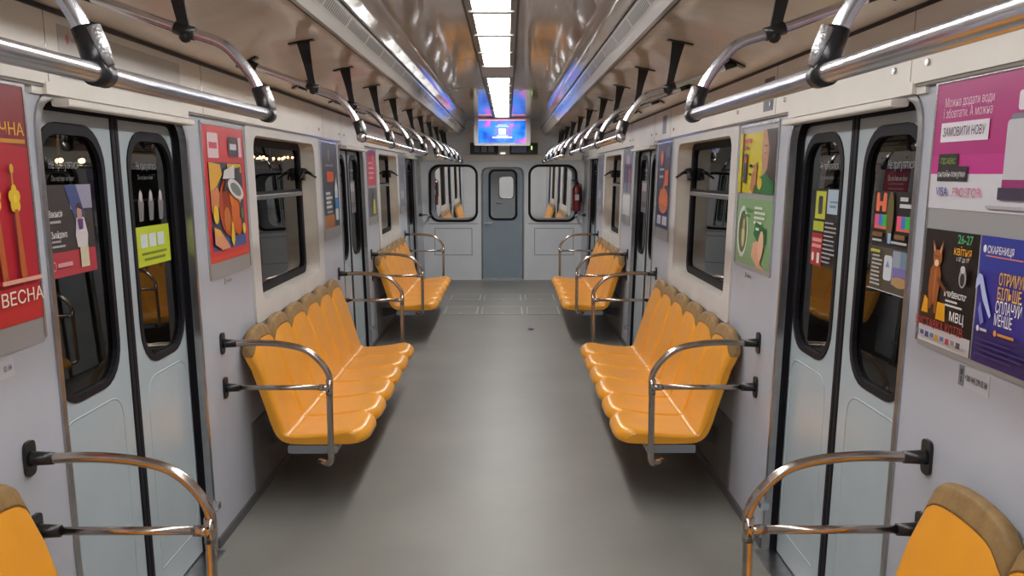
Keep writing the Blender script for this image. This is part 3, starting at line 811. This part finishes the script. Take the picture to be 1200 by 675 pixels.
# corner grab handles
for side in (-1, 1):
    e = empty('corner_handle', (side*1.28, 14.3, 1.1), 'short chrome corner handle on black sockets at the %s end of the car' % SN[side], 'grab rail', 'corner handles')
    x = WX(side, 1.10)
    b = MB(); b.tube(smooth_path([(x-side*.03, 14.15, 1.10), (x-side*.13, 14.3, 1.09), (x-side*.14, 14.5, 1.06), (x-side*.12, Y1-.05, 1.05)], 6), .013, M['chrome'], 12); b.build('tube', e)
    b = MB(); b.tube([(x, 14.13, 1.10), (x-side*.045, 14.17, 1.10)], .024, M['plastic'], 12); b.tube([(x-side*.12, Y1, 1.05), (x-side*.12, Y1-.06, 1.05)], .024, M['plastic'], 12); b.build('socket', e)

# ------------------------------------------------------------------ floor hatches, scrap
names = ['left', 'centre', 'right']
for r, (ya, yb) in enumerate(((11.08, 11.72), (12.3, 12.92))):
    for c, (xa, xb) in enumerate(((-.72, -.30), (-.25, .27), (.33, .74))):
        e = empty('floor_hatch', ((xa+xb)/2, (ya+yb)/2, 0), '%s metal-edged floor hatch of the %s row in the aisle' % (names[c], ['nearer', 'farther'][r]), 'floor hatch', 'floor hatches')
        b = MB(); b.bbox((xa, ya, .0), (xb, yb, .003), M['floor'], .02); b.build('cover', e)
        b = MB()
        b.plate(rrect(xa, ya, xb, yb, .01), [rrect(xa+.010, ya+.014, xb-.014, yb-.02, .01)], .003, .0048, M['mark'], lambda u, v, q_: (u, v, q_))
        b.build('metal_edge', e)
        b = MB(); b.tube([((xa+xb)/2, ya+.07, .003), ((xa+xb)/2, ya+.07, .006)], .02, M['mark'], 12); b.build('lock', e)
b = MB(); b.add([(.32, 9.93, .004), (.36, 9.90, .006), (.385, 9.95, .012), (.37, 10.01, .004), (.33, 10.02, .01), (.305, 9.98, .006), (.34, 9.96, .022)], [(6, 0, 1), (6, 1, 2), (6, 2, 3), (6, 3, 4), (6, 4, 5), (6, 5, 0), (5, 4, 3, 2, 1, 0)], paint(25, 22, 80))
tag(b.build('paper_scrap'), 'small dark blue crumpled scrap lying on the aisle floor', 'litter')

# ------------------------------------------------------------------ posters
def holder(side, u0, z0, w_, h, label, group=None, strip=.06, name='poster_holder', cat='poster holder'):
    """u0 = Y of the viewer's left edge"""
    e = empty(name, (WX(side, z0), u0, z0), label, cat, group)
    s = Sheet(side, u0, z0, .0); b = s.b
    fn = s.fn
    b.plate(rrect(0, 0, w_, h, (.02, .02, .006, .006)), [], .0, .004, M['holder'], fn)
    b.build('back_plate', e)
    b = MB(); b.box((.0, h-.014, .004), (w_, h, .010), M['lipmetal'], fn); b.box((0, .012, .004), (.010, h-.012, .008), M['lipmetal'], fn); b.box((w_-.010, .012, .004), (w_, h-.012, .008), M['lipmetal'], fn)
    b.build('metal_lip', e)
    return e
def sheet_on(e, side, u0, z0, w_, h, col):
    s = Sheet(side, u0, z0, .0062); s.base(w_, h, col); return s
# ---- right 1: large pink poster and two below
e = holder(1, 2.655, 1.245, .66, .775, 'large poster holder at the right picture edge with pink, cat and blue posters')
s = sheet_on(e, 1, 2.645, 1.652, .64, .352, (176, 32, 120))
s.rect(0, 0, .64, .098, (205, 205, 212))
s.rect(0, .098, .64, .15, (190, 45, 135))
s.text('Можна додати води', .052, .285, .036, (238, 200, 225), width=.26); s.text('і збовтати. А можна', .049, .254, .036, (238, 200, 225), width=.26)
s.rect(.043, .187, .301, .241, (228, 222, 232)); s.text('ЗАМОВИТИ НОВУ', .056, .203, .034, (40, 36, 60), width=.228, bold=.0003)
s.rect(.046, .112, .157, .154, (32, 28, 30)); s.rect(.046, .078, .215, .119, (32, 28, 30)); s.text('-ТІС-КЕКС', .056, .126, .022, (150, 190, 40), width=.09); s.text('онлайн-покупки', .052, .090, .024, (225, 225, 230), width=.152)
s.text('VISA', .048, .036, .036, (50, 55, 150), width=.068, bold=.0003); s.text('.PROSTOR', .138, .036, .036, (205, 90, 130), width=.158)
s.rect(.395, .078, .50, .232, (196, 196, 202), .012); s.rect(.41, .232, .49, .245, (120, 120, 140), .006); s.rect(.395, .064, .50, .084, (150, 40, 110)); s.rect(.38, .034, .51, .064, (60, 55, 75)); s.rect(.33, .010, .62, .018, (170, 170, 178)); s.rect(.44, .252, .58, .30, (232, 220, 232), .01)
o = s.b.build('pink_poster', e); o['label'] = 'pink advert sheet with white bottle and VISA lettering'
s = sheet_on(e, 1, 2.640, 1.262, .298, .330, (28, 20, 20))
s.rect(0, 0, .298, .048, (222, 222, 226)); s.poly([(0, .06), (.20, .06), (.10, .13), (.0, .14)], (60, 30, 12)); s.poly([(.01, .085), (.05, .085), (.045, .125), (.025, .135)], (230, 160, 20)); s.poly([(.10, .075), (.155, .075), (.15, .125), (.105, .125)], (230, 165, 20)); s.poly([(.05, .10), (.10, .10), (.09, .125), (.06, .125)], (50, 28, 14))
s.poly([(.055, .10), (.045, .16), (.05, .215), (.07, .235), (.10, .235), (.115, .2), (.105, .14), (.10, .09), (.088, .09), (.085, .14), (.072, .14), (.068, .10)], (150, 82, 32))
s.poly([(.075, .11), (.075, .21), (.085, .225), (.09, .2), (.085, .12)], (176, 108, 52))
s.ell(.088, .25, .026, .024, (168, 98, 44)); s.poly([(.066, .258), (.055, .302), (.078, .275)], (160, 90, 40)); s.poly([(.098, .272), (.118, .302), (.113, .256)], (160, 90, 40)); s.poly([(.068, .264), (.061, .292), (.075, .272)], (225, 180, 150)); s.poly([(.102, .27), (.114, .292), (.110, .26)], (225, 180, 150)); s.ell(.09, .235, .013, .010, (226, 196, 160))
s.ell(.08, .255, .004, .003, (40, 90, 40)); s.ell(.098, .255, .004, .003, (40, 90, 40)); s.poly([(.108, .20), (.16, .165), (.155, .158), (.104, .185)], (110, 58, 24))
s.text('26-27', .282, .30, .034, (80, 180, 110), width=.078, align='RIGHT', bold=.0003); s.text('квітня', .282, .268, .034, (222, 160, 40), width=.094, align='RIGHT', bold=.0003); s.text('з 10° до 19°', .275, .252, .018, (220, 220, 220), width=.07, align='RIGHT')
s.ell(.248, .208, .020, .026, (150, 150, 155)); s.ell(.248, .204, .012, .018, (50, 48, 50)); s.ell(.248, .232, .013, .010, (190, 190, 192))
s.text('в "КИЇВЕКСПО"', .280, .150, .020, (230, 230, 230), width=.12, align='RIGHT', bold=.0003); s.lines(.17, .136, .10, 2, .012, (200, 200, 200))
s.text('МВЦ', .280, .086, .036, (235, 235, 235), width=.078, align='RIGHT', bold=.0003)
s.text('ВИСТАВКА КОТІВ', .005, .050, .034, (190, 60, 66), width=.275, bold=.0003)
for k, c in enumerate([(120, 130, 140), (90, 90, 150), (60, 80, 130), (110, 120, 160), (230, 170, 30), (90, 120, 190), (200, 60, 90), (150, 150, 160), (80, 80, 90)]): s.rect(.012+k*.031, .02+.004*(k % 2), .034+k*.031, .036, c)
o = s.b.build('cat_show_poster', e); o['label'] = 'black advert sheet with a standing brown cat'
s = sheet_on(e, 1, 2.330, 1.262, .298, .330, (52, 48, 140))
s.rect(0, 0, .298, .085, (44, 36, 112)); s.rect(0, .24, .298, .33, (46, 58, 150))
s.ell(.022, .297, .008, .010, (230, 230, 240)); s.text('СКАРБНИЦЯ', .036, .287, .026, (235, 235, 240), width=.12, bold=.0003); s.rect(.03, .278, .2, .281, (220, 130, 120))
s.text('ОТРИМУЙ', .104, .212, .042, (232, 178, 60), width=.12, bold=.0003); s.text('БІЛЬШЕ', .104, .176, .042, (232, 178, 60), width=.105, bold=.0003); s.text('СПЛАЧУЙ', .102, .142, .042, (235, 235, 242), width=.115, bold=.0003); s.text('МЕНШЕ', .102, .110, .040, (235, 235, 242), width=.08, bold=.0003)
s.poly([(.0, .215), (.012, .232), (.03, .228), (.05, .19), (.085, .13), (.078, .122), (.04, .165), (.02, .205), (.0, .19)], (178, 190, 235)); s.poly([(.03, .16), (.055, .11), (.04, .10), (.022, .14)], (120, 130, 205))
s.ell(.03, .090, .007, .008, (230, 230, 240)); s.lines(.042, .086, .05, 1, .01, (210, 210, 225), .007); s.ell(.115, .090, .007, .008, (232, 160, 60)); s.rect(.128, .086, .2, .093, (222, 150, 60)); s.lines(.03, .062, .24, 4, .013, (66, 58, 140), .004)
o = s.b.build('blue_poster', e); o['label'] = 'blue advert sheet with yellow and white lettering'
# phone sticker
s = Sheet(1, 2.392, 1.180, .001); s.base(.155, .056, (190, 192, 200), .001); s.rect(0, 0, .030, .056, (120, 126, 140)); s.rect(.008, .03, .022, .046, (60, 64, 76)); s.rect(.012, .01, .018, .026, (60, 64, 76)); s.text('+380 (44) 298 83 84', .036, .020, .023, (45, 50, 70), width=.112, bold=.0003)
tag(s.b.build('phone_number_sticker'), 'small white phone number sticker under the large poster holder on the right wall', 'sticker')
s = Sheet(-1, 2.395, 1.185, .001); s.base(.10, .05, (190, 192, 200), .001); s.text('83 84', .088, .018, .023, (45, 50, 70), width=.04, bold=.0003, align='RIGHT')
tag(s.b.build('phone_number_sticker'), 'small white sticker under the red poster at the left picture edge', 'sticker')
# ---- right 2: yellow and green posters on the first post
e = holder(1, 4.84, 1.262, .665, .74, 'poster holder on the right post between nearest door and window, yellow over green poster')
s = sheet_on(e, 1, 4.825, 1.652, .635, .33, (205, 190, 30))
s.rect(.0, .30, .635, .33, (170, 170, 175)); s.rect(.42, .0, .635, .31, (70, 60, 46)); s.poly([(.40, .31), (.46, .31), (.52, .22), (.50, .12), (.42, .08), (.40, .18)], (186, 140, 110)); s.poly([(.50, .30), (.635, .30), (.635, .05), (.56, .12), (.54, .22)], (60, 42, 28)); s.ell(.46, .22, .035, .05, (196, 150, 118)); s.ell(.452, .232, .007, .005, (40, 26, 20)); s.ell(.478, .232, .007, .005, (40, 26, 20)); s.ell(.463, .196, .012, .005, (160, 60, 60))
s.poly([(.30, .0), (.635, .0), (.635, .05), (.50, .10), (.38, .08)], (30, 105, 50)); s.poly([(.22, .02), (.28, .14), (.34, .16), (.33, .05), (.28, .0)], (176, 120, 80)); s.ell(.40, .05, .04, .03, (215, 180, 50))
s.rect(.06, .255, .20, .275, (190, 70, 90)); s.rect(.06, .225, .16, .24, (170, 60, 90)); s.rect(.09, .05, .15, .20, (60, 62, 64), .01); s.rect(.095, .155, .145, .185, (190, 70, 90)); s.rect(.20, .13, .26, .145, (40, 36, 20)); s.rect(.20, .09, .25, .10, (40, 36, 20)); s.rect(.0, .0, .06, .31, (200, 185, 26))
o = s.b.build('yellow_poster', e); o['label'] = 'yellow advert sheet with a smiling woman'
s = sheet_on(e, 1, 4.825, 1.290, .635, .335, (128, 164, 116))
s.ell(.12, .16, .10, .135, (206, 214, 206)); s.ell(.125, .16, .08, .11, (96, 104, 76)); s.ell(.14, .14, .03, .06, (196, 190, 130)); s.ell(.10, .20, .03, .035, (70, 96, 50)); s.ell(.15, .2, .025, .03, (176, 160, 110))
s.text('доставка', .14, .265, .035, (64, 132, 54), width=.16, bold=.0003); s.rect(.15, .24, .26, .252, (64, 132, 54)); s.lines(.34, .285, .2, 4, .024, (212, 220, 206), .012)
s.poly([(.35, .16), (.38, .225), (.56, .195), (.57, .12), (.42, .13)], (24, 104, 54))
s.poly([(.33, .05), (.36, .12), (.44, .13), (.50, .02), (.58, .0), (.45, .0)], (214, 164, 130)); s.ell(.49, .11, .045, .075, (226, 178, 148), -.2); s.lines(.39, .182, .09, 1, .02, (206, 224, 206), .014)
o = s.b.build('green_poster', e); o['label'] = 'pale green advert sheet with a bowl and a hand'
def mini(side, u0, z0, lab):
    s = Sheet(side, u0, z0, .001); s.base(.13, .030, (176, 178, 186), .0008); s.rect(.004, .0, .012, .03, (40, 42, 50)); s.text('298 83 84', .03, .008, .018, (70, 74, 90), width=.08, bold=.0003)
    tag(s.b.build('phone_number_sticker'), lab, 'sticker')
mini(1, 4.62, 1.215, 'tiny number sticker under the green poster on the right post')
mini(-1, 4.40, 1.205, 'tiny number sticker under the food poster on the left post')
# ---- left 1: red spring poster
e = holder(-1, 2.03, 1.25, .65, .765, 'poster holder at the left picture edge with red spring advert and gold flowers')
s = sheet_on(e, -1, 2.045, 1.325, .622, .675, (176, 26, 46))
s.poly([(0, .675), (.622, .675), (.622, .50), (.0, .56)], (132, 16, 34)); s.poly([(0, 0), (.622, 0), (.622, .06), (0, .04)], (196, 44, 48))
s.text('СМАЧНА', .612, .535, .05, (226, 168, 40), width=.27, align='RIGHT', bold=.0003); s.rect(.40, .512, .612, .524, (200, 140, 40))
for uu, vv, kk in ((.425, .36, 1), (.515, .355, 1), (.33, .37, 1)):
    s.rect(uu-.003, vv+.03, uu+.003, vv+.085, (206, 158, 40)); s.ell(uu, vv+.085, .010, .014, (216, 170, 50))
    for a in range(5): s.ell(uu+.018*cos(a*1.257+.3), vv+.024*sin(a*1.257+.3), .014, .017, (224, 186, 40))
    s.ell(uu, vv, .009, .011, (236, 206, 80)); s.poly([(uu-.009, vv-.03), (uu+.009, vv-.03), (uu+.026, vv-.24), (uu+.014, vv-.22), (uu+.004, vv-.25), (uu-.006, vv-.21)], (180, 90, 40))
s.rect(.40, .118, .61, .130, (220, 160, 140)); s.text('ВЕСНА', .606, .06, .052, (228, 214, 190), width=.22, align='RIGHT', bold=.0003)
o = s.b.build('red_poster', e); o['label'] = 'red advert sheet with gold flowers'
# ---- left 2: food poster
e = holder(-1, 4.19, 1.245, .665, .75, 'tall poster holder on the left post between nearest door and window, red food advert')
s = sheet_on(e, -1, 4.205, 1.325, .635, .655, (206, 58, 62))
s.rect(0, 0, .635, .03, (216, 70, 50)); s.rect(.05, .055, .585, .48, (64, 62, 84)); s.rect(.05, .055, .585, .11, (66, 84, 140))
s.rect(.06, .50, .22, .62, (224, 200, 205), .01); s.rect(.08, .545, .2, .575, (206, 60, 90)); s.rect(.37, .51, .53, .61, (60, 44, 50), .03); s.rect(.40, .545, .51, .575, (206, 200, 205)); s.rect(.54, .51, .59, .61, (224, 190, 200))
s.rect(.33, .43, .56, .475, (216, 176, 30)); s.poly([(.05, .48), (.22, .47), (.24, .42), (.14, .36), (.05, .34)], (222, 168, 60)); s.poly([(.05, .34), (.16, .36), (.20, .30), (.10, .22), (.05, .24)], (206, 128, 84))
s.ell(.33, .26, .17, .15, (176, 74, 30)); s.ell(.29, .29, .07, .09, (146, 48, 22)); s.ell(.41, .24, .06, .10, (206, 104, 34)); s.ell(.45, .16, .055, .05, (200, 90, 30)); s.ell(.27, .20, .05, .06, (196, 110, 40)); s.ell(.36, .31, .03, .05, (214, 120, 40))
s.poly([(.31, .09), (.335, .19), (.36, .17), (.37, .09), (.345, .06)], (226, 186, 40)); s.ell(.10, .23, .04, .045, (226, 190, 60)); s.ell(.49, .31, .025, .035, (220, 190, 60)); s.ell(.52, .22, .02, .03, (96, 130, 60)); s.ell(.44, .36, .03, .02, (90, 120, 50)); s.ell(.53, .14, .025, .03, (226, 200, 70))
s.poly([(.05, .17), (.14, .15), (.24, .09), (.28, .06), (.16, .055), (.05, .09)], (216, 150, 110)); s.poly([(.05, .17), (.13, .155), (.17, .12), (.08, .13)], (226, 170, 60))
s.poly([(.22, .33), (.30, .44), (.52, .46), (.50, .40), (.36, .36)], (54, 52, 60)); s.poly([(.22, .40), (.25, .44), (.42, .47), (.41, .40)], (204, 204, 206)); s.ell(.42, .345, .13, .045, (214, 210, 206), -.25); s.ell(.42, .345, .09, .028, (120, 130, 126), -.25)
o = s.b.build('food_poster', e); o['label'] = 'red-bordered advert sheet with roast food'
# ---- left 3: dark poster
e = holder(-1, 6.86, 1.23, .62, .77, 'dark poster with orange tag in a holder on the left post before the middle door')
s = sheet_on(e, -1, 6.875, 1.325, .59, .66, (66, 68, 80))
s.rect(0, 0, .40, .10, (170, 110, 50)); s.ell(.27, .57, .04, .05, (140, 120, 90)); s.rect(.12, .48, .42, .495, (150, 150, 160)); s.rect(.16, .36, .42, .44, (226, 96, 50)); s.lines(.08, .26, .26, 2, .035, (214, 214, 220), .02); s.lines(.08, .19, .26, 2, .035, (214, 214, 220), .02, 3)
s.rect(.10, .12, .3, .13, (190, 190, 196)); s.poly([(.42, .05), (.54, .05), (.55, .30), (.51, .36), (.49, .40), (.47, .36), (.42, .30)], (206, 214, 222)); s.rect(.42, .14, .548, .23, (50, 130, 206))
o = s.b.build('dark_poster', e); o['label'] = 'dark grey advert sheet with orange tag and blue bottle'
# ---- right 3: dark purple poster
e = holder(1, 7.49, 1.22, .62, .78, 'dark purple poster with orange glow on the right post before the middle door')
s = sheet_on(e, 1, 7.475, 1.315, .59, .67, (66, 58, 84))
s.rect(0, 0, .59, .13, (42, 36, 86)); s.rect(.08, .03, .25, .10, (200, 202, 214)); s.rect(.32, .03, .52, .10, (200, 202, 214)); s.ell(.33, .22, .22, .10, (196, 112, 80)); s.poly([(.12, .20), (.20, .34), (.27, .22), (.33, .38), (.40, .24), (.48, .30), (.50, .18)], (224, 120, 60)); s.ell(.20, .56, .07, .06, (224, 108, 70)); s.ell(.2, .56, .03, .03, (236, 160, 120)); s.rect(.36, .34, .52, .46, (216, 104, 60)); s.rect(.12, .40, .30, .42, (190, 184, 200)); s.rect(.12, .46, .32, .475, (190, 184, 200)); s.rect(.4, .56, .56, .64, (96, 110, 130))
o = s.b.build('purple_poster', e); o['label'] = 'purple advert sheet with orange flames'
# ---- posts after the middle door
e = holder(-1, 9.06, 1.22, .60, .78, 'narrow-looking holder on the left post after the middle door, red poster over dark one')
s = sheet_on(e, -1, 9.075, 1.625, .57, .36, (190, 62, 84)); s.rect(0, .30, .57, .36, (150, 40, 90)); s.lines(.08, .22, .4, 4, .05, (226, 170, 180), .02); s.ell(.4, .25, .1, .07, (214, 90, 100))
s.b.build('red_poster', e)
s = sheet_on(e, -1, 9.075, 1.31, .57, .29, (92, 94, 98)); s.poly([(.28, .02), (.46, .02), (.42, .16), (.34, .18)], (206, 196, 40)); s.poly([(.1, .1), (.3, .26), (.4, .26), (.25, .08)], (50, 50, 54))
s.b.build('dark_poster', e)
e = holder(1, 9.66, 1.22, .60, .78, 'holder on the right post after the middle door with grey, dark and white panels')
s = sheet_on(e, 1, 9.645, 1.55, .57, .43, (130, 132, 150)); s.rect(.0, .10, .57, .30, (92, 84, 120)); s.ell(.3, .33, .12, .06, (190, 170, 190)); s.rect(.25, .0, .32, .3, (60, 50, 80)); s.rect(.38, .1, .50, .24, (170, 90, 110))
s.b.build('grey_poster', e)
s = sheet_on(e, 1, 9.645, 1.32, .57, .21, (206, 208, 212)); s.b.build('white_poster', e)
# poster strips by the last doors
for side in (-1, 1):
    u0 = 12.33 if side > 0 else 11.73
    e = holder(side, u0, 1.22, .58, .77, 'pale poster holder on the %s post just before the farthest door' % SN[side])
    s = sheet_on(e, side, u0+(-.015 if side > 0 else .015), 1.32, .55, .64, (128, 130, 148)); s.rect(.05, .3, .5, .55, (110, 108, 128)); s.rect(.1, .1, .4, .2, (170, 172, 184)); s.b.build('grey_poster', e)
    u0 = 14.66 if side > 0 else 14.06
    s = Sheet(side, u0, 1.25, .001); s.base(.5, .7, (150, 150, 138), .002); s.rect(.1, .1, .4, .3, (130, 136, 150)); s.rect(.05, .45, .45, .62, (170, 166, 150))
    tag(s.b.build('notice'), 'pale notice sheet on the %s wall beside the end wall' % SN[side], 'notice')
# ---- route map stickers on the header
s = Sheet(-1, 2.88, 2.05, .0235); s.base(1.05, .165, (196, 194, 188), .0008); s.ell(.06, .125, .012, .016, (200, 120, 130)); s.rect(.085, .118, .16, .132, (186, 160, 160)); s.rect(.05, .05, 1.0, .054, (150, 150, 150))
for k in range(26): s.rect(.06+k*.036, .046, .066+k*.036, .058, (140, 140, 146))
tag(s.b.build('route_map_sticker'), 'long faint white route map sticker on the cream header above the left nearest door', 'sticker')
s = Sheet(1, 4.40, 2.045, .0235); s.base(.16, .155, (96, 98, 112), .001); s.rect(.03, .10, .13, .13, (190, 190, 200)); s.text('УВАГА', .02, .045, .03, (160, 162, 176), width=.12)
tag(s.b.build('header_sticker'), 'small dark grey sticker on the cream header above the yellow poster', 'sticker')
s = Sheet(1, 7.25, 2.06, .0235); s.base(.17, .14, (120, 122, 140), .001); s.rect(.04, .03, .12, .11, (90, 92, 120))
tag(s.b.build('header_sticker'), 'small grey sticker on the cream header above the purple poster', 'sticker')
s = Sheet(-1, 8.55, 2.06, .0235); s.base(.17, .14, (140, 140, 146), .001); s.rect(.04, .03, .12, .11, (110, 110, 120))
tag(s.b.build('header_sticker'), 'small grey sticker on the cream header above the left middle door', 'sticker')
# ---- stickers on the door glass of the nearest doors
GO = -.0605
s = Sheet(-1, 2.83, 1.412, GO); s.base(.36, .302, (62, 56, 56), .0006); s.rect(0, 0, .36, .082, (176, 58, 70)); s.rect(.20, .22, .36, .302, (150, 150, 170)); s.poly([(.17, .30), (.25, .302), (.30, .2), (.24, .16)], (70, 80, 130))
s.poly([(.22, .13), (.235, .19), (.29, .19), (.31, .13), (.30, .085), (.23, .09)], (206, 198, 204)); s.ell(.258, .205, .018, .026, (186, 140, 120)); s.poly([(.24, .225), (.25, .24), (.275, .238), (.28, .215)], (70, 46, 46)); s.poly([(.238, .185), (.28, .185), (.275, .15), (.245, .148)], (96, 66, 120)); s.rect(.24, .02, .30, .09, (204, 196, 170))
s.text('Вакансія', .05, .198, .03, (220, 220, 224), width=.085, bold=.0003); s.rect(.05, .178, .12, .186, (170, 170, 176)); s.text('Знайдемо', .05, .13, .03, (220, 220, 224), width=.105, bold=.0003); s.lines(.05, .115, .09, 2, .016, (170, 170, 176), .007); s.ell(.05, .04, .013, .016, (226, 160, 170)); s.ell(.05, .04, .009, .012, (176, 58, 70)); s.rect(.072, .034, .17, .048, (216, 150, 158))
tag(s.b.build('glass_advert_sticker'), 'dark sticker with a woman and red band on the left nearest door', 'sticker')
s = Sheet(-1, 3.545, 1.378, GO); s.base(.345, .16, (190, 205, 50), .0006)
for k in range(3): s.rect(.04+k*.085, .075, .11+k*.085, .13, (206, 216, 214), .006)
s.rect(.04, .045, .30, .055, (120, 130, 40)); s.rect(.06, .022, .28, .032, (120, 130, 40))
tag(s.b.build('glass_advert_sticker'), 'bright yellow-green sticker on the farther pane of the left nearest door', 'sticker')
s = Sheet(-1, 3.56, 1.56, GO); 
for k in range(3): s.poly([(.03+k*.1, .0), (.07+k*.1, .0), (.085+k*.1, .07), (.06+k*.1, .13), (.03+k*.1, .08)], (120, 118, 120)); s.ell(.058+k*.1, .10, .016, .022, (190, 188, 190))
tag(s.b.build('glass_figure_sticker'), 'three small grey figures printed above the yellow-green sticker on the left door glass', 'sticker')
s = Sheet(1, 3.195, 1.505, GO); s.base(.355, .185, (30, 28, 30), .0006)
s.rect(.015, .115, .10, .18, (236, 120, 80), .008); s.poly([(.045, .15), (.07, .15), (.075, .18), (.04, .18)], (30, 28, 30)); s.poly([(.045, .115), (.07, .115), (.065, .135), (.05, .135)], (30, 28, 30))
for q0 in (.015, .20):
    s.rect(q0, .055, q0+.105, .105, (232, 110, 90)); s.rect(q0+.002, .065, q0+.035, .104, (236, 90, 130)); s.rect(q0+.036, .065, q0+.068, .104, (70, 120, 206)); s.rect(q0+.069, .065, q0+.103, .104, (40, 190, 80))
s.ell(.148, .10, .028, .085, (106, 92, 44)); s.lines(.22, .155, .09, 2, .022, (200, 206, 210), .013); s.rect(.015, .028, .10, .044, (120, 86, 50)); s.rect(.02, .012, .10, .020, (190, 190, 194)); s.rect(.20, .028, .28, .044, (130, 92, 54)); s.rect(.15, .01, .175, .045, (150, 180, 220)); s.rect(.18, .012, .30, .020, (190, 190, 194))
tag(s.b.build('glass_advert_sticker'), 'black sticker with orange, green and blue squares on the right nearest door', 'sticker')
s = Sheet(1, 3.19, 1.348, GO); s.base(.35, .150, (80, 72, 60), .0006); s.rect(.18, .03, .34, .145, (150, 160, 176)); s.rect(.24, .09, .34, .145, (110, 140, 160)); s.rect(.115, .04, .18, .125, (206, 212, 220), .012); s.poly([(.13, .085), (.147, .11), (.163, .085)], (120, 150, 190)); s.rect(.19, .055, .32, .09, (120, 110, 170)); s.ell(.25, .042, .06, .018, (176, 140, 90)); s.lines(.02, .115, .09, 8, .014, (190, 190, 186), .006); s.rect(.01, .13, .09, .14, (190, 190, 60)); s.rect(0, 0, .35, .003, (200, 206, 210))
tag(s.b.build('glass_advert_sticker'), 'brown sticker with a white card, lower one on the right nearest door', 'sticker')
s = Sheet(1, 3.845, 1.368, GO); s.base(.36, .322, (36, 34, 36), .0006); s.rect(.04, .195, .16, .31, (190, 196, 60)); s.rect(.075, .215, .125, .29, (60, 60, 66), .01); s.rect(.18, .22, .34, .318, (170, 190, 206)); s.rect(.21, .245, .28, .255, (110, 130, 150)); s.rect(.21, .265, .3, .272, (110, 130, 150)); s.rect(.035, .145, .16, .185, (180, 186, 60)); s.rect(.03, .0, .16, .135, (168, 44, 44)); s.rect(.04, .10, .15, .115, (220, 150, 150)); s.rect(.04, .075, .15, .09, (220, 150, 150)); s.ell(.06, .035, .015, .02, (226, 220, 220)); s.rect(.11, .012, .14, .055, (226, 220, 220)); s.lines(.18, .18, .15, 10, .0175, (170, 172, 176), .006)
tag(s.b.build('glass_advert_sticker'), 'tall sticker with yellow, red and white blocks on the right nearest door', 'sticker')
# stickers on the nearer left window
s = Sheet(-1, 5.20, 1.36, -.1070); s.base(.14, .09, (190, 192, 200), .0006); s.rect(.02, .035, .12, .055, (110, 112, 150)); s.rect(.03, -.05, .08, .0, (180, 182, 190))
tag(s.b.build('window_sticker'), 'small white sticker low on the nearer left window glass', 'sticker')
for k, (side, d) in enumerate(((-1, DOORS[1]), (1, DOORS[1]))):
    s = Sheet(side, d+.74 if side < 0 else d+1.17, 1.38, GO); s.base(.34, .3, (120, 116, 120), .0006); s.rect(.03, .2, .3, .28, (176, 166, 170)); s.rect(.03, .05, .3, .1, (80, 76, 80))
    tag(s.b.build('glass_advert_sticker'), 'pale grey sticker on the pane of the %s middle door' % SN[side], 'sticker')
for o in bpy.data.objects:
    if '_w' in o: del o['_w']
